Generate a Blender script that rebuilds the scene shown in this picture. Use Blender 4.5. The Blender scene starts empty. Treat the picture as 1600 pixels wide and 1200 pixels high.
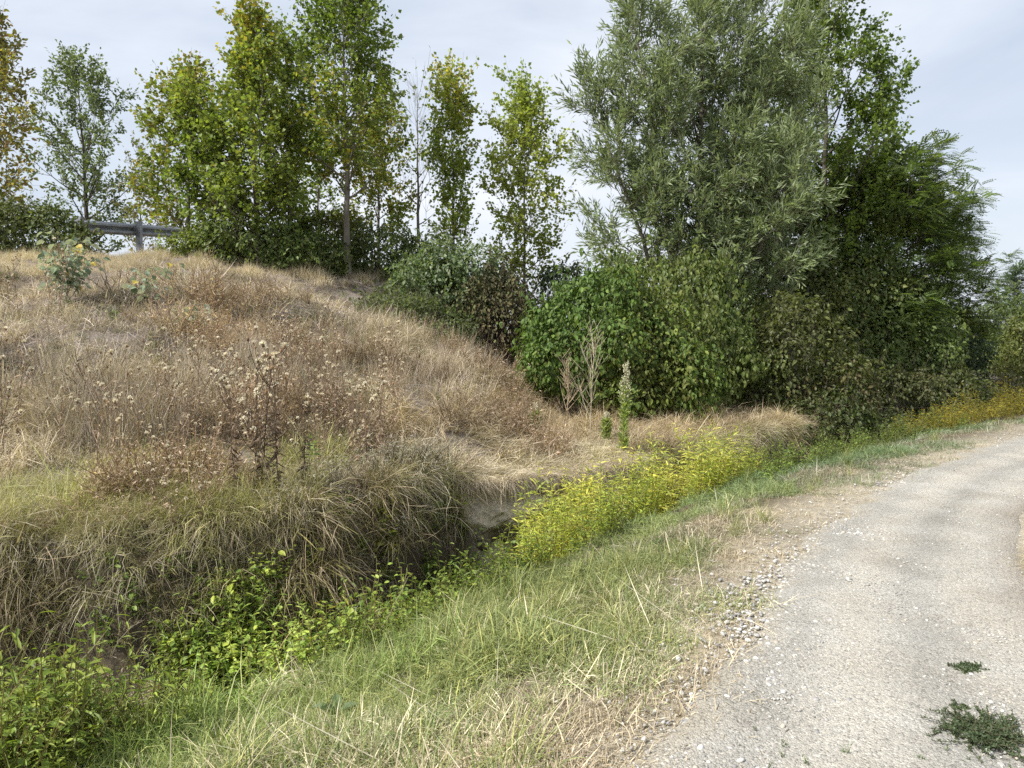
import bpy, math, random
import numpy as np

R = math.radians
SC = bpy.context.scene
COL = SC.collection
rng = np.random.default_rng(11)

# ------------------------------------------------------------------ camera, sky, sun
cam_d = bpy.data.cameras.new("camera")
cam = bpy.data.objects.new("camera", cam_d)
COL.objects.link(cam)
cam.location = (0, 0, 1.6)
cam.rotation_euler = (R(90 - 3.8), 0, 0)
cam_d.sensor_width = 36
cam_d.lens = 27
cam_d.clip_start = 0.05
cam_d.clip_end = 3000
SC.camera = cam

SUN_AZ, SUN_EL = -118.0, 47.0          # degrees from +Y, negative = left of the view
sv = np.array([math.sin(R(SUN_AZ)) * math.cos(R(SUN_EL)), math.cos(R(SUN_AZ)) * math.cos(R(SUN_EL)), math.sin(R(SUN_EL))])
sun_d = bpy.data.lights.new("sun", 'SUN')
sun_d.energy = 5.0
sun_d.angle = R(1.2)
sun_d.color = (1.0, 0.955, 0.88)
sun = bpy.data.objects.new("sun", sun_d)
COL.objects.link(sun)
from mathutils import Vector
sun.rotation_euler = Vector(tuple(sv)).to_track_quat('Z', 'Y').to_euler()

world = bpy.data.worlds.new("World")
SC.world = world
world.use_nodes = True
wn, wl = world.node_tree.nodes, world.node_tree.links
wn.clear()
wout = wn.new('ShaderNodeOutputWorld')
bg = wn.new('ShaderNodeBackground')
bg.inputs['Strength'].default_value = 0.1
sky = wn.new('ShaderNodeTexSky')
sky.sky_type = 'NISHITA'
sky.sun_disc = False
sky.sun_elevation = R(SUN_EL)
sky.sun_rotation = R(SUN_AZ)
sky.air_density = 1.0
sky.dust_density = 2.0
tc = wn.new('ShaderNodeTexCoord')
mp = wn.new('ShaderNodeMapping')
mp.inputs['Scale'].default_value = (1.0, 1.0, 3.2)
mp.inputs['Rotation'].default_value = (R(8), R(14), 0)
n1 = wn.new('ShaderNodeTexNoise')
n1.inputs['Scale'].default_value = 2.6
n1.inputs['Detail'].default_value = 7
n1.inputs['Roughness'].default_value = 0.52
n1.inputs['Distortion'].default_value = 0.5
cr = wn.new('ShaderNodeValToRGB')
cr.color_ramp.elements[0].position = 0.36
cr.color_ramp.elements[0].color = (0.66, 0.66, 0.66, 1)
cr.color_ramp.elements[1].position = 0.66
cr.color_ramp.elements[1].color = (1, 1, 1, 1)
mx = wn.new('ShaderNodeMix')
mx.data_type = 'RGBA'
n2 = wn.new('ShaderNodeTexNoise')
n2.inputs['Scale'].default_value = 1.3
n2.inputs['Detail'].default_value = 4
cr2 = wn.new('ShaderNodeValToRGB')
cr2.color_ramp.elements[0].position = 0.35
cr2.color_ramp.elements[0].color = (5.5, 6.1, 7.0, 1)
cr2.color_ramp.elements[1].position = 0.65
cr2.color_ramp.elements[1].color = (7.0, 7.3, 7.9, 1)
wl.new(tc.outputs['Generated'], mp.inputs['Vector'])
wl.new(mp.outputs['Vector'], n1.inputs['Vector'])
wl.new(mp.outputs['Vector'], n2.inputs['Vector'])
wl.new(n1.outputs['Fac'], cr.inputs['Fac'])
wl.new(n2.outputs['Fac'], cr2.inputs['Fac'])
wl.new(cr.outputs['Color'], mx.inputs['Factor'])
wl.new(sky.outputs['Color'], mx.inputs['A'])
wl.new(cr2.outputs['Color'], mx.inputs['B'])
wl.new(mx.outputs['Result'], bg.inputs['Color'])
wl.new(bg.outputs['Background'], wout.inputs['Surface'])

vs = SC.view_settings
vs.view_transform = 'Standard'
vs.look = 'None'
vs.exposure = 0.48
vs.gamma = 1.0
vs.use_curve_mapping = False
SC.render.engine = 'CYCLES'
SC.cycles.max_bounces = 5
SC.cycles.diffuse_bounces = 2
SC.cycles.glossy_bounces = 2
SC.cycles.transmission_bounces = 3
SC.cycles.use_denoising = False
SC.cycles.use_adaptive_sampling = True
SC.cycles.adaptive_threshold = 0.02
SC.cycles.sample_clamp_indirect = 6

# ------------------------------------------------------------------ small maths helpers
def A(*a):
    return np.array(a, float)

def unit(v):
    return v / np.maximum(np.linalg.norm(v, axis=-1, keepdims=True), 1e-9)

def noise(p, scale, seed=0, octs=3):
    """cheap smooth noise in about -1..1 for points (n,2) or (n,3)"""
    r = np.random.default_rng(1000 + seed)
    out = np.zeros(len(p))
    amp, tot = 1.0, 0.0
    for o in range(octs):
        for k in range(4):
            d = unit(r.normal(size=p.shape[1])) * scale * (1.9 ** o) * r.uniform(0.7, 1.4)
            out += amp * np.sin(p @ d + r.uniform(0, 6.28)) * 0.5
        tot += amp
        amp *= 0.55
    return np.clip(out / tot, -1, 1)

def sstep(a, b, x):
    t = np.clip((x - a) / (b - a), 0, 1)
    return t * t * (3 - 2 * t)

def smin(a, b, k):
    h = np.clip(0.5 + 0.5 * (b - a) / k, 0, 1)
    return b * (1 - h) + a * h - k * h * (1 - h)

def sdist(p, line):
    """signed distance of (n,2) points to a polyline, positive on its left"""
    line = np.asarray(line, float)
    best = np.full(len(p), 1e9)
    sgn = np.ones(len(p))
    for a, b in zip(line[:-1], line[1:]):
        ab = b - a
        t = np.clip(((p - a) @ ab) / (ab @ ab), 0, 1)
        q = a + t[:, None] * ab
        d = np.linalg.norm(p - q, axis=1)
        cr_ = ab[0] * (p[:, 1] - a[1]) - ab[1] * (p[:, 0] - a[0])
        m = d < best - 1e-9
        best[m] = d[m]
        sgn[m] = np.sign(cr_[m] + 1e-12)
    return best * sgn

# ------------------------------------------------------------------ lie of the land
LIP = A((-40, -30), (-6, -1.6), (-3.0, 1.5), (-1.85, 2.75), (-0.6, 4.4), (0.0, 5.3), (1.2, 7.1), (3.3, 9.85), (6.4, 12.8), (12.8, 18.6), (25, 30), (120, 122))
BANK = A((-60, -2), (-12, 4.4), (-3.9, 5.5), (-2.0, 6.0), (-1.1, 7.3), (0.2, 9.1), (1.8, 10.5), (3.6, 11.9), (6.0, 14.6), (11.5, 20.5), (23, 32), (118, 126))
TOE = A((-200, -22), (-14, 4.9), (-4, 6.3), (-1.6, 7.3), (0.6, 9.4), (4, 13.5), (40, 60))
FLANK = A((1.0, -60), (0.9, 8), (0.95, 11), (1.3, 13.5), (2.0, 18), (2.5, 30), (-10, 90))
PATH_L = A((-0.7, -6), (0.05, 1.2), (0.54, 2.8), (0.90, 3.43), (1.30, 4.17), (1.81, 5.05), (2.55, 6.19), (3.68, 7.68), (4.82, 8.93), (6.6, 10.67), (8.2, 12.1), (14, 17.3), (30, 31), (120, 112))
PATH_R = A((2.2, -6), (2.45, 1.2), (2.9, 3.6), (3.36, 5.1), (4.75, 7.0), (6.9, 8.9), (10.3, 11.7), (17, 17.2), (33, 31), (123, 112))

def terrain(x, y):
    x = np.atleast_1d(np.asarray(x, float)); y = np.atleast_1d(np.asarray(y, float))
    p = np.stack([x, y], 1)
    n_mid = noise(p, 2.3, 4, 2)
    sl = sdist(p, LIP); sb = sdist(p, BANK) + 0.10 * n_mid
    n_hi = noise(p, 5.0, 1, 2); n_lo = noise(p, 0.9, 2, 2)
    sp = sdist(p, PATH_L)
    z = 0.012 * n_lo - 0.10 * sstep(0.3, 1.6, sp) + 0.02 * n_hi * sstep(0.0, 0.8, sp)
    z = z - 0.14 * sstep(-0.7, 0.0, sl)
    # ditch
    dl = np.maximum(sl, 0); db = np.maximum(-sb, 0)
    u = dl / np.maximum(dl + db, 1e-6)
    inside = (sl > 0) & (sb < 0)
    deep = 1.02 + 0.10 * n_lo
    wide = 1 - sstep(14, 24, y)
    zd = np.where(u < 0.42, -0.20 - (deep - 0.20) * sstep(-0.02, 0.42, u), -deep)
    topz = np.where(x < -1, 0.12, 0.12 - 0.12 * sstep(-1, 0.5, x)) + 0.06 * n_lo + 0.07 * n_mid
    e = np.clip((u - 0.86 + 0.04 * n_hi) / 0.14, 0, 1)
    zd = zd + (topz + deep) * (e ** 0.75)
    zd = zd * (0.55 + 0.45 * wide)
    z = np.where(inside, zd, z)
    # shelf and embankment
    df = sdist(p, TOE); dk = sdist(p, FLANK)
    hf = 0.335 * df + 0.10 * n_lo
    hk = np.where(dk > 0, 0.36 * dk + 0.065 * dk * np.abs(dk), dk) + 0.06 * n_lo
    h = smin(smin(hf, hk, 0.4), 3.12 + 0.05 * np.clip(x + 8.5, 0, 6) + 0.012 * np.clip(df - 12, 0, 30), 0.35)
    h = np.maximum(h, 0)
    h = np.where(h < 0.3, h * h / 0.6, h - 0.15)
    zb = topz + h + 0.03 * n_hi + 0.05 * n_lo
    right_rise = 0.55 * sstep(0.5, 5, sb) * sstep(0, 3, x) * (1 - sstep(30, 60, y))
    zb = zb + right_rise
    z = np.where(sb >= 0, zb, z)
    return z

def tz(x, y):
    return float(terrain([x], [y])[0])

def at(px, d):
    """point on the ground under image column px (of 1600) at depth d"""
    x = (px - 800) / 1200 * d
    return x, d, tz(x, d)

def hgt(py, d):
    """height of image row py (of 1200) at depth d"""
    return 1.6 + (520 - py) / 1200 * d

# ------------------------------------------------------------------ mesh helpers
class MB:
    def __init__(s):
        s.V, s.F, s.C, s.M, s.n = [], [], [], [], 0
    def add(s, V, faces, col=(0.5, 0.5, 0.5), mat=0):
        """faces: list of (m,k) int arrays"""
        V = np.asarray(V, float)
        c = np.asarray(col, float)
        if c.ndim == 1:
            c = np.repeat(c[None, :3], len(V), 0)
        for f in faces:
            f = np.asarray(f, np.int64)
            s.F.append(f + s.n); s.M.append(np.full(len(f), mat, np.int32))
        s.V.append(V); s.C.append(c[:, :3]); s.n += len(V)
    def mesh(s, name, mats, smooth=False):
        me = bpy.data.meshes.new(name)
        V = np.concatenate(s.V); C = np.concatenate(s.C)
        loops = np.concatenate([f.ravel() for f in s.F])
        tot = np.concatenate([np.full(len(f), f.shape[1], np.int32) for f in s.F])
        st = np.concatenate([[0], np.cumsum(tot)[:-1]]).astype(np.int32)
        me.vertices.add(len(V)); me.vertices.foreach_set('co', V.astype(np.float32).ravel())
        me.loops.add(len(loops)); me.loops.foreach_set('vertex_index', loops.astype(np.int32))
        me.polygons.add(len(tot)); me.polygons.foreach_set('loop_start', st)
        me.polygons.foreach_set('material_index', np.concatenate(s.M))
        me.polygons.foreach_set('use_smooth', np.full(len(tot), smooth))
        at_ = me.attributes.new('col', 'FLOAT_COLOR', 'POINT')
        at_.data.foreach_set('color', np.concatenate([C, np.ones((len(C), 1))], 1).astype(np.float32).ravel())
        for m in mats:
            me.materials.append(m)
        me.update(calc_edges=True)
        me.validate()
        return me
    def obj(s, name, mats, parent=None, smooth=False, kind=None):
        if not isinstance(mats, (list, tuple)):
            mats = [mats]
        o = bpy.data.objects.new(name, s.mesh(name, mats, smooth))
        COL.objects.link(o)
        if parent is not None:
            o.parent = parent
        if kind:
            o['kind'] = kind
        return o

def tube(mb, P, r, k=5, col=(0.3, 0.3, 0.3), mat=0, cap=True):
    P = np.asarray(P, float); n = len(P)
    r = np.broadcast_to(np.asarray(r, float), (n,))
    T = np.gradient(P, axis=0); T = unit(T)
    ref = np.where(np.abs(T[:, 2:3]) > 0.9, A(1, 0, 0), A(0, 0, 1))
    ref = np.repeat(ref[:1], n, 0)
    U = unit(np.cross(T, ref)); W = np.cross(T, U)
    a = np.arange(k) / k * 2 * np.pi
    V = P[:, None] + r[:, None, None] * (np.cos(a)[None, :, None] * U[:, None] + np.sin(a)[None, :, None] * W[:, None])
    i = np.arange(n - 1)[:, None] * k; j = np.arange(k)[None]; j2 = (j + 1) % k
    F = np.stack([i + j, i + j2, i + k + j2, i + k + j], -1).reshape(-1, 4)
    mb.add(V.reshape(-1, 3), [F], col, mat)

def sticks(mb, P0, P1, r, col, mat=0):
    """many thin three-sided twigs at once"""
    P0 = np.asarray(P0); P1 = np.asarray(P1); n = len(P0)
    if n == 0:
        return
    T = unit(P1 - P0)
    U = unit(np.cross(T, A(0.31, 0.52, 0.8))); W = np.cross(T, U)
    r = np.broadcast_to(np.asarray(r, float), (n,))
    V = []
    for (P, f) in ((P0, 1.0), (P1, 0.4)):
        for a in (0, 2.094, 4.189):
            V.append(P + (r * f)[:, None] * (math.cos(a) * U + math.sin(a) * W))
    V = np.stack(V, 1)
    b = np.arange(n)[:, None] * 6
    F = np.concatenate([b + A(0, 1, 4, 3).astype(int), b + A(1, 2, 5, 4).astype(int), b + A(2, 0, 3, 5).astype(int)])
    c = np.asarray(col, float)
    if c.ndim == 2:
        c = np.repeat(c, 6, 0)
    mb.add(V.reshape(-1, 3), [F], c, mat)

# leaf outlines: x along the leaf, y across, z out of its face; (verts, quads)
LEAF = {
    'delta': (A((0, 0, 0), (.38, .46, .05), (1, 0, -.06), (.38, -.46, .05)), [(0, 3, 2, 1)]),
    'lance': (A((0, 0, 0), (.45, .10, .02), (1, 0, -.05), (.45, -.10, .02)), [(0, 3, 2, 1)]),
    'rhomb': (A((0, 0, 0), (.5, .27, .03), (1, 0, -.08), (.5, -.27, .03)), [(0, 3, 2, 1)]),
    'ovate': (A((0, 0, 0), (.28, .25, .05), (.66, .22, .03), (1, 0, -.14), (.66, -.22, .03), (.28, -.25, .05), (.45, 0, 0)),
              [(0, 6, 2, 1), (6, 3, 2, 2), (0, 5, 4, 6), (6, 4, 3, 3)]),
    'lance2': (A((0, 0, 0), (.25, .085, .03), (.62, .085, .0), (1, 0, -.16), (.62, -.085, .0), (.25, -.085, .03), (.4, 0, -.01)),
               [(0, 6, 2, 1), (6, 3, 2, 2), (0, 5, 4, 6), (6, 4, 3, 3)]),
}
def _pinnate(pairs, w, l):
    V, F = [], []
    def leaflet(b, d):
        d = unit(A(*d)); s = A(-d[1], d[0], 0); k = len(V)
        V.extend([b, b + d * l * .5 + s * w, b + d * l, b + d * l * .5 - s * w]); F.append((k, k + 3, k + 2, k + 1))
    for i in range(pairs):
        t = 0.12 + 0.8 * i / pairs
        b = A(t, 0, -.25 * t * t)
        leaflet(b, (0.35, 1, -.1)); leaflet(b, (0.35, -1, -.1))
    leaflet(A(.92, 0, -.22), (1, 0, -.2))
    return np.array(V), F
LEAF['pinnate'] = _pinnate(7, 0.055, 0.24)

def put_leaves(mb, kind, pos, axis, nrm, size, col, mat=0):
    V0, F0 = LEAF[kind]
    n = len(pos)
    if n == 0:
        return
    a = unit(axis)
    s = unit(np.cross(nrm, a)); c = np.cross(a, s)
    size = np.broadcast_to(np.asarray(size, float), (n,))
    V = pos[:, None] + size[:, None, None] * (V0[None, :, 0:1] * a[:, None] + V0[None, :, 1:2] * s[:, None] + V0[None, :, 2:3] * c[:, None])
    k = len(V0)
    quads = np.array([f for f in F0 if len(set(f)) == 4]).reshape(-1, 4)
    tris = np.array([[f[0], f[1], f[2]] for f in F0 if len(set(f)) == 3], int).reshape(-1, 3)
    b = (np.arange(n) * k)[:, None, None]
    Fs = []
    if len(quads): Fs.append((b + quads[None]).reshape(-1, 4))
    if len(tris): Fs.append((b + tris[None]).reshape(-1, 3))
    c_ = np.asarray(col, float)
    if c_.ndim == 1:
        c_ = np.repeat(c_[None], n, 0)
    mb.add(V.reshape(-1, 3), Fs, np.repeat(c_, k, 0), mat)

def pick_col(r, pos, pal, freq=1.2, seed=0, var=0.22, spread=0.28):
    """own colour of each leaf: pal is a list of colours, drifting from one clump to the next"""
    pal = np.asarray(pal, float)
    t = np.clip(0.5 + 0.5 * noise(pos, freq, seed, 2) + r.normal(0, spread, len(pos)), 0, 0.9999) * (len(pal) - 1)
    i = np.floor(t).astype(int); f = (t - i)[:, None]
    c = pal[i] * (1 - f) + pal[np.minimum(i + 1, len(pal) - 1)] * f
    return c * np.clip(r.normal(1, var, (len(pos), 1)), 0.5, 1.6)

# ------------------------------------------------------------------ materials
def _nt(name):
    m = bpy.data.materials.new(name)
    m.use_nodes = True
    n, l = m.node_tree.nodes, m.node_tree.links
    n.clear()
    return m, n, l

def leaf_mat(name, trans=0.35, rough=0.5, spec=0.3, back=None, inst=False, tcol=(1.1, 1.15, 0.55)):
    m, n, l = _nt(name)
    out = n.new('ShaderNodeOutputMaterial')
    a = n.new('ShaderNodeAttribute'); a.attribute_name = 'col'
    c = a.outputs['Color']
    if inst:
        t = n.new('ShaderNodeAttribute'); t.attribute_type = 'INSTANCER'; t.attribute_name = 'tint'
        mm = n.new('ShaderNodeMix'); mm.data_type = 'RGBA'; mm.blend_type = 'MULTIPLY'
        mm.inputs['Factor'].default_value = 1
        l.new(c, mm.inputs['A']); l.new(t.outputs['Color'], mm.inputs['B'])
        c = mm.outputs['Result']
    if back:
        g = n.new('ShaderNodeNewGeometry')
        mb_ = n.new('ShaderNodeMix'); mb_.data_type = 'RGBA'
        l.new(g.outputs['Backfacing'], mb_.inputs['Factor'])
        l.new(c, mb_.inputs['A']); mb_.inputs['B'].default_value = (*back, 1)
        c = mb_.outputs['Result']
    p = n.new('ShaderNodeBsdfPrincipled')
    p.inputs['Roughness'].default_value = rough
    p.inputs['Specular IOR Level'].default_value = spec
    l.new(c, p.inputs['Base Color'])
    t_ = n.new('ShaderNodeBsdfTranslucent')
    tm = n.new('ShaderNodeMix'); tm.data_type = 'RGBA'; tm.blend_type = 'MULTIPLY'; tm.inputs['Factor'].default_value = 1
    l.new(c, tm.inputs['A']); tm.inputs['B'].default_value = (*tcol, 1)
    l.new(tm.outputs['Result'], t_.inputs['Color'])
    ms = n.new('ShaderNodeMixShader'); ms.inputs[0].default_value = trans
    l.new(p.outputs[0], ms.inputs[1]); l.new(t_.outputs[0], ms.inputs[2]); l.new(ms.outputs[0], out.inputs['Surface'])
    return m

def bark_mat(name, c1, c2, scale=9):
    m, n, l = _nt(name)
    out = n.new('ShaderNodeOutputMaterial'); p = n.new('ShaderNodeBsdfPrincipled')
    p.inputs['Roughness'].default_value = 0.9; p.inputs['Specular IOR Level'].default_value = 0.15
    t = n.new('ShaderNodeTexCoord'); mpn = n.new('ShaderNodeMapping'); mpn.inputs['Scale'].default_value = (1, 1, 0.25)
    nz = n.new('ShaderNodeTexNoise'); nz.inputs['Scale'].default_value = scale; nz.inputs['Detail'].default_value = 8
    r_ = n.new('ShaderNodeValToRGB')
    r_.color_ramp.elements[0].position = 0.35; r_.color_ramp.elements[0].color = (*c1, 1)
    r_.color_ramp.elements[1].position = 0.65; r_.color_ramp.elements[1].color = (*c2, 1)
    b = n.new('ShaderNodeBump'); b.inputs['Strength'].default_value = 0.7; b.inputs['Distance'].default_value = 0.02
    l.new(t.outputs['Object'], mpn.inputs['Vector']); l.new(mpn.outputs['Vector'], nz.inputs['Vector'])
    l.new(nz.outputs['Fac'], r_.inputs['Fac']); l.new(r_.outputs['Color'], p.inputs['Base Color'])
    l.new(nz.outputs['Fac'], b.inputs['Height']); l.new(b.outputs['Normal'], p.inputs['Normal'])
    l.new(p.outputs[0], out.inputs['Surface'])
    return m

M = {}
M['leaf'] = leaf_mat('leaf_green', 0.48, 0.45, 0.35)
M['leaf_gloss'] = leaf_mat('leaf_glossy', 0.32, 0.55, 0.3)
M['leaf_silver'] = leaf_mat('leaf_willow', 0.34, 0.5, 0.35, back=(0.28, 0.33, 0.20))
M['leaf_white'] = leaf_mat('leaf_white_poplar', 0.2, 0.55, 0.3, back=(0.50, 0.54, 0.47))
M['dry'] = leaf_mat('dry_stalk', 0.15, 0.8, 0.15, tcol=(1, 0.9, 0.6))
M['grass'] = leaf_mat('grass_blade', 0.30, 0.55, 0.25, inst=True, tcol=(1.05, 1.05, 0.6))
M['weed'] = leaf_mat('weed_leaf', 0.36, 0.45, 0.35, inst=True)
M['bark_poplar'] = bark_mat('bark_poplar', (0.11, 0.095, 0.075), (0.24, 0.215, 0.18))
M['bark_willow'] = bark_mat('bark_willow', (0.085, 0.075, 0.055), (0.19, 0.17, 0.135))
M['bark_dark'] = bark_mat('bark_dark', (0.05, 0.043, 0.035), (0.11, 0.095, 0.08))

def ground_mat():
    m, n, l = _nt('ground_soil')
    out = n.new('ShaderNodeOutputMaterial'); p = n.new('ShaderNodeBsdfPrincipled')
    p.inputs['Roughness'].default_value = 0.95; p.inputs['Specular IOR Level'].default_value = 0.1
    a = n.new('ShaderNodeAttribute'); a.attribute_name = 'col'
    t = n.new('ShaderNodeTexCoord')
    nz = n.new('ShaderNodeTexNoise'); nz.inputs['Scale'].default_value = 22; nz.inputs['Detail'].default_value = 10; nz.inputs['Roughness'].default_value = 0.7
    r_ = n.new('ShaderNodeValToRGB')
    r_.color_ramp.elements[0].position = 0.3; r_.color_ramp.elements[0].color = (0.55, 0.55, 0.55, 1)
    r_.color_ramp.elements[1].position = 0.7; r_.color_ramp.elements[1].color = (1.3, 1.3, 1.3, 1)
    mm = n.new('ShaderNodeMix'); mm.data_type = 'RGBA'; mm.blend_type = 'MULTIPLY'; mm.inputs['Factor'].default_value = 1
    b = n.new('ShaderNodeBump'); b.inputs['Strength'].default_value = 0.8; b.inputs['Distance'].default_value = 0.03
    l.new(t.outputs['Object'], nz.inputs['Vector']); l.new(nz.outputs['Fac'], r_.inputs['Fac'])
    l.new(a.outputs['Color'], mm.inputs['A']); l.new(r_.outputs['Color'], mm.inputs['B'])
    l.new(mm.outputs['Result'], p.inputs['Base Color'])
    l.new(nz.outputs['Fac'], b.inputs['Height']); l.new(b.outputs['Normal'], p.inputs['Normal'])
    l.new(p.outputs[0], out.inputs['Surface'])
    return m
M['ground'] = ground_mat()

def gravel_mat():
    m, n, l = _nt('gravel_surface')
    out = n.new('ShaderNodeOutputMaterial'); p = n.new('ShaderNodeBsdfPrincipled')
    p.inputs['Roughness'].default_value = 0.92; p.inputs['Specular IOR Level'].default_value = 0.15
    a = n.new('ShaderNodeAttribute'); a.attribute_name = 'col'
    t = n.new('ShaderNodeTexCoord')
    v1 = n.new('ShaderNodeTexVoronoi'); v1.inputs['Scale'].default_value = 105; v1.inputs['Randomness'].default_value = 1
    v2 = n.new('ShaderNodeTexVoronoi'); v2.inputs['Scale'].default_value = 240
    nz = n.new('ShaderNodeTexNoise'); nz.inputs['Scale'].default_value = 1.6; nz.inputs['Detail'].default_value = 8; nz.inputs['Roughness'].default_value = 0.65
    hs = n.new('ShaderNodeSeparateColor')
    r1 = n.new('ShaderNodeValToRGB')
    e = r1.color_ramp.elements
    e[0].position = 0.0; e[0].color = (0.45, 0.44, 0.43, 1)
    e[1].position = 1.0; e[1].color = (1.35, 1.34, 1.32, 1)
    x = r1.color_ramp.elements.new(0.2); x.color = (0.80, 0.80, 0.80, 1)
    x = r1.color_ramp.elements.new(0.8); x.color = (1.04, 1.03, 1.0, 1)
    mm = n.new('ShaderNodeMix'); mm.data_type = 'RGBA'; mm.blend_type = 'MULTIPLY'; mm.inputs['Factor'].default_value = 0.8
    r2 = n.new('ShaderNodeValToRGB')
    r2.color_ramp.elements[0].position = 0.32; r2.color_ramp.elements[0].color = (0.86, 0.83, 0.79, 1)
    r2.color_ramp.elements[1].position = 0.68; r2.color_ramp.elements[1].color = (1.08, 1.08, 1.08, 1)
    m2 = n.new('ShaderNodeMix'); m2.data_type = 'RGBA'; m2.blend_type = 'MULTIPLY'; m2.inputs['Factor'].default_value = 1
    ad = n.new('ShaderNodeMath'); ad.operation = 'MULTIPLY_ADD'; ad.inputs[1].default_value = 0.6
    b = n.new('ShaderNodeBump'); b.invert = True; b.inputs['Strength'].default_value = 0.9; b.inputs['Distance'].default_value = 0.006
    for q in (v1, v2, nz):
        l.new(t.outputs['Object'], q.inputs['Vector'])
    l.new(v1.outputs['Color'], hs.inputs[0]); l.new(hs.outputs[0], r1.inputs['Fac'])
    l.new(a.outputs['Color'], mm.inputs['A']); l.new(r1.outputs['Color'], mm.inputs['B'])
    l.new(nz.outputs['Fac'], r2.inputs['Fac'])
    l.new(mm.outputs['Result'], m2.inputs['A']); l.new(r2.outputs['Color'], m2.inputs['B'])
    l.new(m2.outputs['Result'], p.inputs['Base Color'])
    l.new(v2.outputs['Distance'], ad.inputs[0]); l.new(v1.outputs['Distance'], ad.inputs[2])
    l.new(ad.outputs[0], b.inputs['Height']); l.new(b.outputs['Normal'], p.inputs['Normal'])
    l.new(p.outputs[0], out.inputs['Surface'])
    return m
M['gravel'] = gravel_mat()

def stone_mat(inst):
    m, n, l = _nt('stone_scatter' if inst else 'stone')
    out = n.new('ShaderNodeOutputMaterial'); p = n.new('ShaderNodeBsdfPrincipled')
    p.inputs['Roughness'].default_value = 0.85; p.inputs['Specular IOR Level'].default_value = 0.2
    a = n.new('ShaderNodeAttribute')
    if inst:
        a.attribute_type = 'INSTANCER'; a.attribute_name = 'tint'
    else:
        a.attribute_type = 'OBJECT'; a.attribute_name = 'color'
    t = n.new('ShaderNodeTexCoord')
    nz = n.new('ShaderNodeTexNoise'); nz.inputs['Scale'].default_value = 3.0; nz.inputs['Detail'].default_value = 6
    r_ = n.new('ShaderNodeValToRGB')
    r_.color_ramp.elements[0].position = 0.3; r_.color_ramp.elements[0].color = (0.75, 0.74, 0.73, 1)
    r_.color_ramp.elements[1].position = 0.7; r_.color_ramp.elements[1].color = (1.15, 1.15, 1.15, 1)
    mm = n.new('ShaderNodeMix'); mm.data_type = 'RGBA'; mm.blend_type = 'MULTIPLY'; mm.inputs['Factor'].default_value = 1
    l.new(t.outputs['Object'], nz.inputs['Vector']); l.new(nz.outputs['Fac'], r_.inputs['Fac'])
    l.new(a.outputs['Color'], mm.inputs['A']); l.new(r_.outputs['Color'], mm.inputs['B'])
    l.new(mm.outputs['Result'], p.inputs['Base Color']); l.new(p.outputs[0], out.inputs['Surface'])
    return m
M['stone_i'] = stone_mat(True); M['stone'] = stone_mat(False)

def metal_mat():
    m, n, l = _nt('galvanised_steel')
    out = n.new('ShaderNodeOutputMaterial'); p = n.new('ShaderNodeBsdfPrincipled')
    p.inputs['Roughness'].default_value = 0.55; p.inputs['Metallic'].default_value = 0.55
    t = n.new('ShaderNodeTexCoord')
    nz = n.new('ShaderNodeTexNoise'); nz.inputs['Scale'].default_value = 5; nz.inputs['Detail'].default_value = 6
    r_ = n.new('ShaderNodeValToRGB')
    r_.color_ramp.elements[0].position = 0.35; r_.color_ramp.elements[0].color = (0.20, 0.21, 0.23, 1)
    r_.color_ramp.elements[1].position = 0.7; r_.color_ramp.elements[1].color = (0.33, 0.345, 0.36, 1)
    l.new(t.outputs['Object'], nz.inputs['Vector']); l.new(nz.outputs['Fac'], r_.inputs['Fac'])
    l.new(r_.outputs['Color'], p.inputs['Base Color']); l.new(p.outputs[0], out.inputs['Surface'])
    return m
M['metal'] = metal_mat()

# ------------------------------------------------------------------ setting: ground and path
def axis(fine0, fine1, step, far0, far1):
    a = list(np.arange(fine0, fine1, step))
    s, v = step, a[-1]
    while v < far1:
        s *= 1.16; v += s; a.append(v)
    s, v = step, a[0]
    while v > far0:
        s *= 1.16; v -= s; a.insert(0, v)
    return np.array(a)

gx = axis(-8, 9, 0.075, -900, 900)
gy = axis(1.5, 17, 0.075, -200, 1500)
GX, GY = np.meshgrid(gx, gy)
gp = np.stack([GX.ravel(), GY.ravel()], 1)
gz = terrain(gp[:, 0], gp[:, 1])
sl_, sb_ = sdist(gp, LIP), sdist(gp, BANK)
nn, nn2 = noise(gp, 1.4, 5, 3), noise(gp, 4.5, 6, 3)
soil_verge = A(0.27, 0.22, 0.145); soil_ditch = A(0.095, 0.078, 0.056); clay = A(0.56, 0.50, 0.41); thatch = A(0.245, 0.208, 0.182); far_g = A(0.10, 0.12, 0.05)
_vp = sstep(.15, .9, sdist(gp, PATH_L))[:, None]
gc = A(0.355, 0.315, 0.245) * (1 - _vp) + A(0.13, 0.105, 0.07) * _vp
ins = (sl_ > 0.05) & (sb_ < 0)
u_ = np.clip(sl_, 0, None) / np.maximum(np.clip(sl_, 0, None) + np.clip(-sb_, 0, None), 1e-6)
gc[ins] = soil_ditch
kf = sstep(0.74, 0.86, u_) * ins * sstep(-0.5, -0.2, gp[:, 0]) * (1 - sstep(1.0, 2.2, gp[:, 0]))
gc = gc * (1 - kf[:, None]) + clay * kf[:, None]
bk = (sb_ >= 0)
gc[bk] = thatch
farw = sstep(22, 40, gp[:, 1])[:, None]
gc = gc * (1 - farw) + far_g * farw
gc *= (1 + 0.18 * nn + 0.12 * nn2)[:, None]
mb = MB()
nx, ny = len(gx), len(gy)
i, j = np.meshgrid(np.arange(nx - 1), np.arange(ny - 1))
q = (j * nx + i).ravel()
mb.add(np.stack([gp[:, 0], gp[:, 1], gz], 1), [np.stack([q, q + 1, q + nx + 1, q + nx], 1)], gc)
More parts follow.
